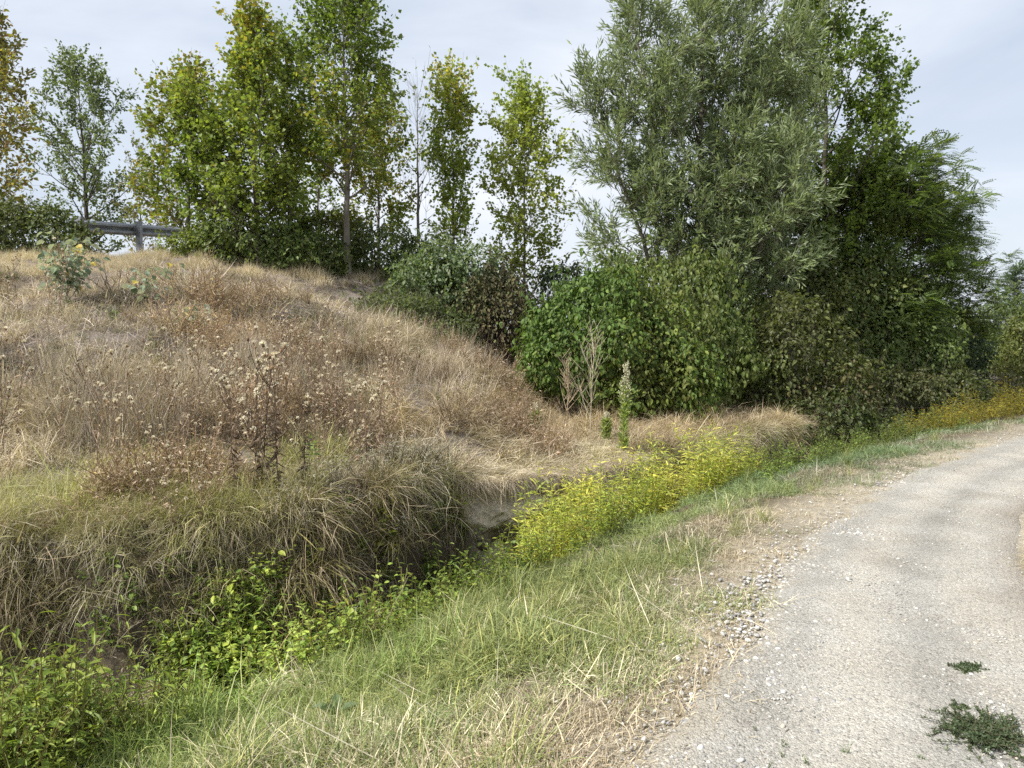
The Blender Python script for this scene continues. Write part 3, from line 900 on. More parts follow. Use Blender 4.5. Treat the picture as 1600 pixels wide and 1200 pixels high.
def grow(r, H, r0, base, nprim, prof, el0, el1, rise=.25, lean=(0, 0), sec=.28, sec_len=.46, shoot=(.25, .6), p0=(0, 0, 0), shoots_per=5, sec_from=.22):
    """one stem with limbs; returns (trunk line, trunk radii, limb lines, shoots (n,7): start, direction, length)"""
    n = 14
    t = np.linspace(0, 1, n)
    T = np.stack([p0[0] + lean[0] * t ** 1.3 * H, p0[1] + lean[1] * t ** 1.3 * H, p0[2] + t * H], 1)
    T[1:, :2] += np.cumsum(r.normal(0, .012 * H / 5, (n - 1, 2)), 0)
    rad = r0 * (1 - .93 * t ** .9); rad[0] *= 1.3
    limbs, shoots = [], []
    for i in range(nprim):
        q = base + (1 - base) * ((i + r.uniform(.1, .9)) / nprim)
        p = np.array([np.interp(q, t, T[:, k]) for k in range(3)])
        az = i * 2.4 + r.normal(0, .4)
        L = max(prof((q - base) / (1 - base)) * r.uniform(.7, 1.15), .3)
        el = el0 + (el1 - el0) * (q - base) / (1 - base) + r.normal(0, .1)
        P = bend(p, az, el, L, 7, rise, r)
        rr = max(np.interp(q, t, rad) * .5, .006)
        limbs.append((P, rr * np.linspace(1, .15, 7)))
        ns = max(int(L / sec), 1)
        for s in range(ns):
            f = sec_from + (1 - sec_from) * (s + r.uniform(0, 1)) / ns
            ps = np.array([np.interp(f, np.linspace(0, 1, 7), P[:, k]) for k in range(3)])
            i0 = min(int(f * 6), 5); dd = unit(P[i0 + 1] - P[i0])
            off = unit(r.normal(0, 1, 3)); off = unit(off - dd * (off @ dd))
            d = unit(dd * .75 + off * .75 + A(0, 0, .18))
            l2 = max(sec_len * L * (1.15 - .75 * f) * r.uniform(.5, 1.2), .22)
            S = bend(ps, math.atan2(d[1], d[0]), math.asin(np.clip(d[2], -1, 1)), l2, 4, rise * .6, r, .1)
            limbs.append((S, rr * .35 * np.linspace(1, .25, 4)))
            for k in range(shoots_per):
                g = r.uniform(.25, 1)
                pk = np.array([np.interp(g, np.linspace(0, 1, 4), S[:, c]) for c in range(3)])
                d2 = unit(unit(S[-1] - S[0]) * .8 + unit(r.normal(0, 1, 3)) * .7 + A(0, 0, .15))
                shoots.append((*pk, *d2, r.uniform(*shoot)))
            shoots.append((*S[-1], *unit(S[-1] - S[-2]), r.uniform(*shoot)))
        shoots.append((*P[-1], *unit(P[-1] - P[-2]), r.uniform(*shoot) * 1.2))
    shoots.append((*T[-1], 0, 0, 1, shoot[1]))
    return T, rad, limbs, np.array(shoots)

def shoot_leaves(r, S, per, droop=.4, spread=.8, jitter=.04, normal_up=.5):
    n = len(S)
    i = np.repeat(np.arange(n), per)
    t = r.uniform(.05, 1.05, len(i))
    d = S[i, 3:6]
    pos = S[i, :3] + d * (S[i, 6] * t)[:, None] + r.normal(0, jitter, (len(i), 3))
    ax = unit(d + unit(r.normal(0, 1, (len(i), 3))) * spread + A(0, 0, -droop))
    nr = unit(r.normal(0, 1, (len(i), 3)) + A(0, 0, normal_up))
    return pos, ax, nr

def tree(name, label, loc, stems, leafkind, per, size, pal, mat, bark, group=None, droop=.4, spread=.8, freq=1.0, seed=1, normal_up=.5, var=.22, wood=(.1, .09, .07), flat=None, pspread=.28, extra=None, jitter=.04, limb_k=5):
    r = np.random.default_rng(seed)
    root = thing(name, label, 'tree', loc, group)
    crown, wd = MB(), MB()
    for st in stems:
        T, rad, limbs, S = grow(r, **st)
        tb = MB(); tube(tb, T, rad, 9, wood); tb.obj('trunk', bark, root, smooth=True)
        for P, rr in limbs:
            tube(wd, P, rr, limb_k if rr[0] > .012 else 3, wood)
        sticks(wd, S[:, :3], S[:, :3] + S[:, 3:6] * S[:, 6:7], .004, wood)
        pos, ax, nr = shoot_leaves(r, S, per, droop, spread, jitter, normal_up)
        if flat:
            ax = unit(ax * A(1, 1, flat)); nr = unit(nr + A(0, 0, 2.0))
        put_leaves(crown, leafkind, pos, ax, nr, size * r.uniform(.65, 1.25, len(pos)), pick_col(r, pos, pal, freq, seed, var, pspread))
    wd.obj('branches', bark, root, smooth=True, kind='stuff')
    crown.obj('crown', mat, root)
    return root

def shrub(name, label, loc, lumps, n, leafkind, size, pal, mat, seed, stems=10, group=None, cat='shrub', hang=.9, out=.5, depth=.55, freq=1.5, var=.22, bark=None, rough=.16, stem_len=.85, pspread=.28, twig=True):
    r = np.random.default_rng(seed)
    root = thing(name, label, cat, loc, group)
    lumps = [A(*l) for l in lumps]
    vol = np.array([(l[3] * l[4] + l[4] * l[5] + l[3] * l[5]) for l in lumps]); vol /= vol.sum()
    cr_, wd = MB(), MB()
    allp, alln = [], []
    big = list(lumps)
    for l in big:
        for q in range(9):
            dd = unit(r.normal(0, 1, 3) + A(0, -.3, .35))
            f = r.uniform(.22, .55)
            lumps.append(np.concatenate([l[:3] + dd * l[3:6] * r.uniform(.7, 1.12), l[3:6] * f * r.uniform(.8, 1.2, 3)]))
    vol = np.array([(l[3] * l[4] + l[4] * l[5] + l[3] * l[5]) for l in lumps]); vol /= vol.sum()
    for l, v in zip(lumps, vol):
        m = int(n * v * 1.5)
        d = unit(r.normal(0, 1, (m, 3)))
        rad = (1 - depth * r.uniform(0, 1, m) ** 2.0) * (1 + rough * noise(d * 1.0, 4.5, seed + int(l[0] * 10) % 50, 3) + r.normal(0, .045, m))
        pos = l[:3] + d * rad[:, None] * l[3:6]
        ok = pos[:, 2] > terrain(pos[:, 0] + loc[0], pos[:, 1] + loc[1]) - loc[2] + .02
        for l2 in lumps:
            if l2 is not l:
                ok &= np.linalg.norm((pos - l2[:3]) / l2[3:6], axis=1) > .72
        allp.append(pos[ok]); alln.append(unit(d / l[3:6])[ok])
    pos, nr0 = np.concatenate(allp), np.concatenate(alln)
    k = r.permutation(len(pos))[:n]; pos, nr0 = pos[k], nr0[k]
    # leafy shoots standing out of the outline
    ns_ = max(len(lumps) * 5, 30)
    k = r.integers(0, len(pos), ns_); sp0, sn0 = pos[k], nr0[k]
    sd_ = unit(sn0 + A(0, 0, .7) + r.normal(0, .35, sn0.shape)); sl_n = r.uniform(.12, .62, ns_) * np.mean([l[5] for l in big]) ** .5
    sticks(wd, sp0 - sd_ * .1, sp0 + sd_ * sl_n[:, None], .0045, (.10, .085, .06))
    kk = np.repeat(np.arange(ns_), 9); tt_ = r.uniform(.1, 1.05, len(kk))
    pos = np.concatenate([pos, sp0[kk] + sd_[kk] * (sl_n[kk] * tt_)[:, None] + r.normal(0, .02, (len(kk), 3))]); nr0 = np.concatenate([nr0, unit(sd_[kk] * .5 + r.normal(0, .6, (len(kk), 3)))])
    ax = unit(nr0 * out + A(0, 0, -hang) + r.normal(0, .45, pos.shape))
    nr = unit(nr0 + A(0, 0, .5) + r.normal(0, .45, pos.shape))
    put_leaves(cr_, leafkind, pos, ax, nr, size * np.clip(r.normal(1, .28, len(pos)), .45, 1.7), pick_col(r, pos, pal, freq, seed, var, pspread))
    for i in range(stems):
        l = lumps[i % len(lumps)]
        tgt = l[:3] + unit(r.normal(0, 1, 3)) * l[3:6] * stem_len * r.uniform(.5, 1)
        tgt[2] = abs(tgt[2])
        b = A(r.normal(0, .12) + l[0] * .4, r.normal(0, .12) + l[1] * .4, 0)
        b[2] = tz(b[0] + loc[0], b[1] + loc[1]) - loc[2] - .05
        s = np.linspace(0, 1, 6)[:, None]
        P = b + (tgt - b) * s + A(0, 0, .25) * np.sin(s * np.pi) + r.normal(0, .03, (6, 3)) * s
        tube(wd, P, .018 * np.linspace(1, .2, 6), 4, (.1, .08, .06))
        if twig:
            e0 = P[3:6].repeat(3, 0); sticks(wd, e0, e0 + r.normal(0, .3, e0.shape), .004, (.1, .08, .06))
    wd.obj('branches', bark or M['bark_dark'], root, kind='stuff')
    cr_.obj('foliage', mat, root)
    return root

# ------------------------------------------------------------------ tree builds
POP = [(0.156, 0.228, 0.048), (0.198, 0.258, 0.054), (0.252, 0.3, 0.06), (0.132, 0.192, 0.046), (0.408, 0.348, 0.06)]
POPL = [(0.241, 0.322, 0.069), (0.299, 0.368, 0.081), (0.368, 0.391, 0.092), (0.196, 0.276, 0.057), (0.506, 0.425, 0.081)]
POPG = [(0.144, 0.186, 0.078), (0.18, 0.216, 0.096), (0.12, 0.162, 0.066)]
POPY = [(0.275, 0.25, 0.062), (0.213, 0.225, 0.069), (0.375, 0.3, 0.075), (0.175, 0.2, 0.062), (0.325, 0.2, 0.112)]
WIL = [(0.163, 0.216, 0.097), (0.199, 0.254, 0.115), (0.143, 0.2, 0.074), (0.245, 0.292, 0.143)]

def top(px, pytop, d):
    x, y, z = at(px, d)
    return (x, y, z), hgt(pytop, d) - z - .3

bell = lambda R_, lo=.55: (lambda q: R_ * (lo + (1 - lo) * math.sin(min(q * 1.5 + .25, 1.0) * math.pi / 2)) * (1 - .72 * q ** 2.2))
egg = lambda R_: (lambda q: R_ * (.35 + .65 * math.sin(math.pi * min(.12 + .80 * q, 1))))

# tall poplar with the bare pale trunk
loc, H = top(545, -6, 17.2)
tree('poplar_tree', 'tall slender poplar with bare straight pale trunk on the embankment crest', loc,
     [dict(H=H, r0=.085, base=.27, nprim=36, prof=egg(1.95), el0=.55, el1=1.25, rise=.35, sec=.24)], 'delta', 11, .085, POP, M['leaf'], M['bark_poplar'], seed=101, wood=(.2, .18, .15))
# its left neighbour, slimmer and darker
loc, H = top(455, 78, 18)
tree('poplar_tree', 'narrow green poplar squeezed between the bushy poplar and the tall one', loc,
     [dict(H=H, r0=.06, base=.16, nprim=30, prof=egg(1.0), el0=.6, el1=1.25, rise=.3, sec=.24)], 'delta', 10, .085, POP, M['leaf'], M['bark_poplar'], seed=102)
# bushy poplar with upright tip
loc, H = top(405, 62, 16.8)
tree('poplar_tree', 'bushy poplar with leafy upright tip left of the tall bare trunk', loc,
     [dict(H=H, r0=.08, base=.08, nprim=38, prof=lambda q: 1.55 * (1 - .55 * q), el0=.35, el1=1.3, rise=.45, sec=.22),
      dict(H=H * .62, r0=.05, base=.1, nprim=26, prof=lambda q: 1.25 * (1 - .4 * q), el0=.3, el1=1.2, rise=.4, lean=(-.30, -.04), sec=.22, p0=(-.5, 0, 0))],
     'delta', 11, .09, POP[:3] + POPL[:1] + POP[4:], M['leaf'], M['bark_poplar'], seed=103)
loc, H = top(300, 150, 17.4)
tree('poplar_tree', 'low broad poplar with orange-tinged leaves above the guardrail end', loc,
     [dict(H=H, r0=.06, base=.08, nprim=28, prof=egg(1.25), el0=.3, el1=1.2, rise=.4, sec=.23)], 'delta', 11, .085, POP[1:3] + [(0.30, 0.22, 0.04)] + POP[:2], M['leaf'], M['bark_poplar'], seed=104)
# young poplars behind the tall one
loc, H = top(592, 195, 20)
tree('poplar_tree', 'yellow-green young poplar crowding behind the tall bare trunk on its right', loc,
     [dict(H=H, r0=.05, base=.12, nprim=28, prof=egg(1.25), el0=.5, el1=1.2, rise=.3, sec=.26)], 'delta', 10, .085, POPL[:2] + POP[:2] + POP[4:], M['leaf'], M['bark_poplar'], seed=105)
loc, H = top(500, 215, 20.5)
tree('poplar_tree', 'thin-leaved young poplar in the gap left of the tall bare trunk', loc,
     [dict(H=H, r0=.05, base=.15, nprim=24, prof=egg(1.2), el0=.5, el1=1.2, rise=.3, sec=.32)], 'delta', 11, .085, POP, M['leaf'], M['bark_poplar'], seed=106)
# nearly bare tree
loc, H = top(656, 140, 19.5)
tree('bare_tree', 'nearly leafless thin grey tree standing against the sky', loc,
     [dict(H=H, r0=.055, base=.3, nprim=22, prof=egg(1.0), el0=.6, el1=1.2, rise=.3, sec=.34, shoots_per=3)], 'delta', 1, .09, POPG, M['leaf'], M['bark_poplar'], seed=107)
loc, H = top(706, 152, 19)
tree('poplar_tree', 'slim yellow-topped poplar right of the bare thin tree', loc,
     [dict(H=H, r0=.055, base=.24, nprim=30, prof=lambda q: 1.15 * (.55 + .9 * q) * (1 - .45 * q ** 3), el0=.75, el1=1.2, rise=.25, sec=.24)], 'delta', 11, .085, POPL, M['leaf'], M['bark_poplar'], seed=108)
loc, H = top(818, 165, 19.5)
tree('poplar_tree', 'light green poplar with open crown beside the big willow', loc,
     [dict(H=H, r0=.06, base=.28, nprim=36, prof=egg(1.55), el0=.45, el1=1.2, rise=.3, sec=.25)], 'delta', 10, .085, POPL[:3], M['leaf'], M['bark_poplar'], seed=109)
# left side
loc, H = top(-8, 45, 19)
tree('maple_tree', 'olive-yellow tree cut by the left edge of the picture', loc,
     [dict(H=H, r0=.09, base=.12, nprim=34, prof=egg(1.5), el0=.4, el1=1.2, rise=.35, sec=.24)], 'ovate', 7, .12, POPY, M['leaf'], M['bark_poplar'], seed=110)
loc, H = top(143, 128, 27)
tree('elm_tree', 'round grey-green tree standing alone behind the guardrail', loc,
     [dict(H=H, r0=.11, base=.12, nprim=34, prof=egg(2.1), el0=.45, el1=1.15, rise=.3, sec=.33)], 'rhomb', 9, .13, POPG, M['leaf'], M['bark_dark'], seed=111)
loc, H = top(228, 255, 27)
tree('young_tree', 'pale yellowish young tree right of the round grey-green tree', loc,
     [dict(H=H, r0=.05, base=.05, nprim=24, prof=egg(1.2), el0=.5, el1=1.2, rise=.3, sec=.34)], 'rhomb', 4, .12, [(0.30, 0.29, 0.12), (0.24, 0.26, 0.10), (0.36, 0.30, 0.13)], M['leaf'], M['bark_poplar'], seed=112)
loc, H = top(275, 262, 28)
tree('young_tree', 'brownish sparse young tree behind the right end of the guardrail', loc,
     [dict(H=H, r0=.05, base=.05, nprim=22, prof=egg(1.1), el0=.5, el1=1.2, rise=.3, sec=.36)], 'rhomb', 4, .12, [(0.27, 0.24, 0.11), (0.21, 0.22, 0.09), (0.30, 0.22, 0.12)], M['leaf'], M['bark_poplar'], seed=113)

# the big willow
d = 17.0
loc, H = top(1085, -70, d)
wl_prof = lambda R_: (lambda q: R_ * (.65 + .5 * math.sin(math.pi * min(q * 1.1, 1))) * (1 - .45 * q ** 2))
tree('willow_tree', 'big silvery willow with several grey stems rising beyond the picture top', loc,
     [dict(H=H, r0=.12, base=.20, nprim=34, prof=wl_prof(2.0), el0=.35, el1=1.15, rise=.35, sec=.25, lean=(.02, 0), shoot=(.3, .7), shoots_per=5),
      dict(H=H * .92, r0=.10, base=.22, nprim=28, prof=wl_prof(1.8), el0=.3, el1=1.15, rise=.35, sec=.25, lean=(-.16, -.03), p0=(-.25, -.1, 0), shoot=(.3, .7), shoots_per=5),
      dict(H=H * .66, r0=.08, base=.1, nprim=32, prof=wl_prof(1.6), el0=.05, el1=1.1, rise=.3, sec=.25, lean=(-.34, -.08), p0=(-.4, -.2, 0), shoot=(.3, .7), shoots_per=5),
      dict(H=H * .98, r0=.10, base=.25, nprim=28, prof=wl_prof(1.7), el0=.3, el1=1.15, rise=.35, sec=.25, lean=(.12, .05), p0=(.3, .1, 0), shoot=(.3, .7), shoots_per=5),
      dict(H=H * .5, r0=.07, base=.12, nprim=28, prof=wl_prof(1.5), el0=.0, el1=1.1, rise=.3, sec=.25, lean=(.30, -.2), p0=(.4, -.2, 0), shoot=(.3, .7), shoots_per=5),
      dict(H=H * .80, r0=.08, base=.15, nprim=30, prof=wl_prof(1.7), el0=.05, el1=1.1, rise=.3, sec=.25, lean=(.27, .02), p0=(.5, .1, 0), shoot=(.3, .7), shoots_per=5)],
     'lance', 15, .17, WIL, M['leaf_silver'], M['bark_willow'], seed=120, droop=.15, spread=.65, normal_up=.8, jitter=.03)
# poplar behind the willow, at its right
loc, H = top(1275, -60, 20)
tree('poplar_tree', 'dark poplar with leafy arms reaching out at the right of the willow top', loc,
     [dict(H=H, r0=.12, base=.2, nprim=50, prof=bell(2.7), el0=.5, el1=1.1, rise=.3, sec=.27),
      dict(H=H * .8, r0=.09, base=.2, nprim=30, prof=bell(1.9), el0=.5, el1=1.1, rise=.3, sec=.27, lean=(-.1, .05), p0=(-.4, .2, 0)),
      dict(H=H * .72, r0=.08, base=.15, nprim=30, prof=bell(1.9), el0=.4, el1=1.1, rise=.3, sec=.27, lean=(.16, .0), p0=(.3, 0, 0))], 'delta', 11, .09, POP[:2] + POP[3:4] + POP[:1], M['leaf'], M['bark_dark'], seed=121)
# locust, dark and feathery
loc, H = top(1372, 300, 20.5)
LOC = [(0.112, 0.166, 0.055), (0.143, 0.198, 0.061), (0.092, 0.135, 0.051), (0.182, 0.222, 0.07)]
tree('locust_tree', 'dark green feathery locust tree on the right flank of the willow', loc,
     [dict(H=H, r0=.12, base=.18, nprim=46, prof=egg(2.5), el0=.0, el1=.95, rise=.1, sec=.26, sec_len=.42, lean=(-.02, 0), shoots_per=5)], 'pinnate', 4, .34, LOC, M['leaf'], M['bark_dark'], seed=122, flat=.45, droop=.2, wood=(.05, .04, .035))
loc, H = top(1440, 345, 23)
tree('locust_tree', 'spreading dark locust with layered sprays at the right end of the grove', loc,
     [dict(H=H, r0=.10, base=.2, nprim=42, prof=egg(2.1), el0=.0, el1=.9, rise=.1, sec=.27, sec_len=.42, lean=(-.05, 0), shoots_per=5)], 'pinnate', 4, .34, LOC, M['leaf'], M['bark_dark'], seed=123, flat=.45, droop=.2, wood=(.05, .04, .035))
loc, H = top(1620, 440, 31)
tree('locust_tree', 'blue-green feathery tree cut by the right edge of the picture', loc,
     [dict(H=H, r0=.12, base=.1, nprim=30, prof=egg(2.1), el0=.1, el1=.9, rise=.15, sec=.30, shoots_per=5)], 'pinnate', 4, .36, [(0.10, 0.15, 0.08), (0.13, 0.18, 0.10), (0.08, 0.12, 0.06)], M['leaf'], M['bark_dark'], seed=124, flat=.5)

# ------------------------------------------------------------------ shrubs
DOG = [(0.085, 0.15, 0.03), (0.12, 0.18, 0.035), (0.07, 0.12, 0.025), (0.18, 0.22, 0.045), (0.12, 0.13, 0.035)]
BRAM = [(0.13, 0.182, 0.059), (0.182, 0.228, 0.071), (0.104, 0.143, 0.052), (0.247, 0.267, 0.091)]
def S(px, d, *a, **k):
    return at(px, d)
loc = at(935, 13.6)
shrub('dogwood_shrub', 'rounded green dogwood bush behind the dead branching weed', loc,
      [(-.25, 0, 1.1, 1.15, 1.1, 1.1), (.75, .1, 1.0, 1.05, 1.0, 1.1), (-.85, -.1, .75, .55, .7, .8), (.05, 0, 1.85, .85, .8, .6), (1.35, -.1, .6, .5, .7, .65)],
      21000, 'ovate', .085, DOG, M['leaf_gloss'], 201, stems=14, rough=.2)
loc = at(1060, 15.0)
shrub('dogwood_shrub', 'yellow-green hanging-leaved bush above the dogwood at the willow foot', loc,
      [(0, 0, 1.6, 1.2, .9, 1.25), (-.9, .1, 1.6, .8, .8, 1.0), (.6, -.2, .9, .8, .8, .9)], 12000, 'ovate', .09, [(0.14, 0.19, 0.055), (0.19, 0.225, 0.065), (0.11, 0.16, 0.045)], M['leaf'], 202, hang=1.3, out=.35)
loc = at(700, 17.0)
shrub('clematis_mound', 'pale green mound tangled with fluffy white clematis seed tufts', loc,
      [(0, -.2, .75, 1.0, .8, .8), (.55, 0, .6, .7, .7, .75), (-.55, -.3, .4, .6, .6, .5)], 7000, 'rhomb', .095, [(0.16, 0.22, 0.10), (0.20, 0.26, 0.13), (0.11, 0.17, 0.07), (0.34, 0.38, 0.26)], M['leaf'], 203, hang=.5)
loc = at(782, 16.4)
shrub('dead_shrub', 'dark brown withered bush between the clematis mound and the dogwood', loc,
      [(0, 0, 1.0, .75, .7, 1.1), (.35, .1, .6, .6, .6, .7), (-.3, 0, 1.5, .5, .5, .6)], 5200, 'rhomb', .085, [(0.095, 0.075, 0.045), (0.14, 0.11, 0.06), (0.11, 0.12, 0.05), (0.08, 0.07, 0.04)], M['dry'], 204, stems=16)
loc = at(890, 19)
shrub('dark_shrub', 'small very dark bush seen in the gap left of the willow', loc,
      [(0, 0, 2.2, .75, .7, .8), (.1, 0, 1.2, .8, .7, 1.0)], 3800, 'rhomb', .095, [(0.05, 0.075, 0.035), (0.07, 0.10, 0.045), (0.10, 0.13, 0.08)], M['leaf_gloss'], 205)
# left hedge and guardrail bushes
loc = at(62, 17.0)
shrub('bramble_hedge', 'dark bramble hedge in front of the left end of the guardrail', loc,
      [(-.9, 0, .5, 1.3, .7, .7), (.3, 0, .5, .85, .6, .68), (.95, -.1, .35, .55, .5, .5), (-2.2, 0, .5, 1.2, .7, .8)], 11000, 'ovate', .085, [(0.09, 0.12, 0.035), (0.13, 0.15, 0.045), (0.06, 0.085, 0.03), (0.19, 0.18, 0.07)], M['leaf_gloss'], 206, hang=.6)
loc = at(318, 16.9)
shrub('low_green_bush', 'low bright yellow-green bush hiding the right end of the guardrail', loc,
      [(0, 0, .22, .85, .5, .36), (.5, -.1, .2, .6, .45, .32)], 3600, 'ovate', .075, [(0.17, 0.22, 0.05), (0.22, 0.26, 0.07), (0.12, 0.17, 0.04)], M['leaf'], 207, hang=.4)
us = [(395, 16.6, 1.1, .95, 'dense dark bramble under the bushy poplar'), (470, 17.2, 1.0, .8, 'leafy dark thicket left of the tall bare trunk'),
      (512, 18.6, .8, 1.1, 'olive thicket just behind the tall bare trunk'), (600, 18.2, .9, 1.0, 'pale green thicket right of the tall bare trunk'),
      (655, 17.8, .7, .95, 'small dark thicket at the foot of the leafless tree'), (715, 18.6, .9, 1.2, 'dark thicket at the foot of the yellow-topped poplar'),
      (770, 19, .9, 1.5, 'brown-green thicket between the two slim poplars'), (835, 19.5, .8, 1.6, 'green thicket at the foot of the open light poplar')]
for i, (px, d, w, hh, lab) in enumerate(us):
    pal = [BRAM, BRAM, [(0.15, 0.16, 0.05), (0.19, 0.19, 0.06), (0.10, 0.12, 0.04)], [(0.17, 0.21, 0.08), (0.13, 0.17, 0.06), (0.22, 0.25, 0.12)], BRAM, BRAM, [(0.14, 0.12, 0.06), (0.11, 0.13, 0.05), (0.18, 0.15, 0.08)], DOG][i]
    loc = at(px, d)
    shrub('thicket', lab, loc, [(0, 0, hh * .5, w, .6, hh * .6), (-w * .6, .1, hh * .35, w * .6, .5, hh * .45), (w * .6, 0, hh * .4, w * .6, .5, hh * .5)], 4200, 'rhomb', .09, pal, M['leaf'], 210 + i, hang=.5)
# green creeper on the right shoulder of the embankment
loc = at(612, 15.8)
shrub('creeper', 'low green creeper spilling down the right shoulder of the dry embankment', loc,
      [(0, 0, .1, .7, .8, .25), (.6, -.3, -.05, .7, .8, .35), (1.1, -.5, -.3, .7, .8, .4), (.3, -.6, .0, .5, .5, .25)], 3600, 'rhomb', .075, [(0.12, 0.16, 0.07), (0.16, 0.19, 0.08), (0.09, 0.12, 0.05)], M['leaf'], 220, hang=.2, cat='plant', stems=4)
# right side understory
rs = [('vine_shrub', 'vine-covered bush with reddish and yellow leaves right of the dogwood', 1235, 15.2, [(0, 0, .9, 1.1, .9, 1.15), (.8, -.1, .55, .8, .8, .7), (-.7, 0, .8, .8, .8, 1.0)], 9000, 'ovate', .085, [(0.10, 0.11, 0.04), (0.14, 0.16, 0.05), (0.08, 0.11, 0.035), (0.14, 0.12, 0.05)], 231),
      ('undergrowth_bush', 'dim olive bush in the shade below the right willow stems', 1150, 16.8, [(0, 0, 1.0, 1.0, .9, 1.3), (.8, .2, .8, 1.0, .9, 1.1)], 7000, 'rhomb', .09, BRAM, 232),
      ('ivy_bush', 'tall ivy-wrapped dark column among the willow stems', 1225, 18.4, [(0, 0, 3.0, .75, .7, 1.5), (.2, 0, 1.6, .9, .8, 1.6), (-.2, 0, 4.3, .55, .55, .9)], 9500, 'ovate', .09, [(0.06, 0.08, 0.03), (0.09, 0.105, 0.035), (0.045, 0.065, 0.028), (0.12, 0.12, 0.04)], 241),
      ('undergrowth_bush', 'leaning bushy growth filling the space between willow and locust', 1300, 19.0, [(0, 0, 2.6, 1.3, .9, 1.3), (1.0, .2, 2.2, 1.0, .9, 1.1), (.3, 0, 1.2, 1.4, .9, 1.2)], 9500, 'rhomb', .10, BRAM, 242),
      ('undergrowth_bush', 'tall shaded bush beneath the dark locust crown', 1350, 18.6, [(0, 0, 1.2, 1.5, 1.0, 1.6), (-1.2, 0, 1.4, 1.1, 1.0, 1.6), (1.2, 0, .9, 1.1, .9, 1.2)], 11000, 'rhomb', .095, BRAM, 233),
      ('ivy_bush', 'domed ivy-dark bush at the right end of the grove', 1478, 20.5, [(0, 0, .75, 1.0, .9, .95), (-.9, 0, .5, .9, .9, .8)], 7000, 'ovate', .09, [(0.04, 0.065, 0.03), (0.055, 0.085, 0.04), (0.09, 0.12, 0.065)], 234),
      ('distant_bush', 'light green bush beyond the path bend at the right edge', 1545, 30, [(0, 0, 1.3, 1.6, 1.2, 1.6), (-1.6, 0, 1.2, 1.5, 1.2, 1.5), (1.6, 0, .9, 1.4, 1.2, 1.4)], 9000, 'rhomb', .13, [(0.12, 0.17, 0.06), (0.16, 0.20, 0.07), (0.09, 0.13, 0.05)], 235),
      ('distant_bush', 'yellow-olive bush under the blue-green tree at the right edge', 1605, 27, [(0, 0, .9, 1.1, .9, 1.2), (.9, 0, .9, 1.0, .9, 1.2)], 6000, 'rhomb', .12, [(0.17, 0.19, 0.05), (0.13, 0.16, 0.05), (0.22, 0.22, 0.07)], 236),
      ('low_bramble', 'dark bramble mound filling the ditch beyond the yellow weeds', 1300, 14.2, [(0, 0, .3, 1.2, .8, .85), (-.9, -.4, .15, .8, .7, .65), (.95, .3, .25, .8, .7, .75)], 10500, 'rhomb', .085, [(0.08, 0.115, 0.035), (0.11, 0.14, 0.045), (0.06, 0.085, 0.03), (0.14, 0.15, 0.06)], 237),
      ('low_bramble', 'brownish bramble mound left of the far yellow flower strip', 1400, 17.3, [(0, 0, .25, 1.3, .9, .85), (1.1, .5, .2, 1.1, .9, .75), (-1.0, -.2, .25, .9, .8, .75)], 9000, 'rhomb', .085, [(0.10, 0.13, 0.045), (0.13, 0.145, 0.055), (0.075, 0.10, 0.035), (0.16, 0.155, 0.075)], 238),
      ('low_bramble', 'grey-green bramble tangle farthest along the ditch', 1525, 22, [(0, 0, .1, 1.5, 1.0, .7), (1.5, .8, .1, 1.4, 1.0, .6)], 7000, 'rhomb', .095, [(0.12, 0.15, 0.06), (0.17, 0.18, 0.09), (0.09, 0.11, 0.05), (0.21, 0.18, 0.12)], 239)]
for nm, lab, px, d, lumps, n, lk, sz, pal, sd in rs:
    shrub(nm, lab, at(px, d), lumps, n, lk, sz, pal, M['leaf_gloss'] if 'ivy' in nm else M['leaf'], sd, hang=.6)
# hedge line far behind, closing the view along the path
for i in range(9):
    x = 14 + i * 5.2 + rng.uniform(-1, 1); y = 44 + i * 3.0 + rng.uniform(-2, 2)
    if x / y > .95: continue
    hh = rng.uniform(1.3, 2.2)
    shrub('far_hedge', 'green hedge bush far beyond the path bend', (x, y, tz(x, y)), [(0, 0, hh * .6, 3.2, 1.6, hh), (2.2, .5, hh * .45, 2.2, 1.4, hh * .8)], 3200, 'rhomb', .24, [(0.10, 0.14, 0.06), (0.13, 0.17, 0.07), (0.08, 0.11, 0.05)], M['leaf'], 260 + i, stems=3, group='hedge bushes far beyond the path bend', twig=False)

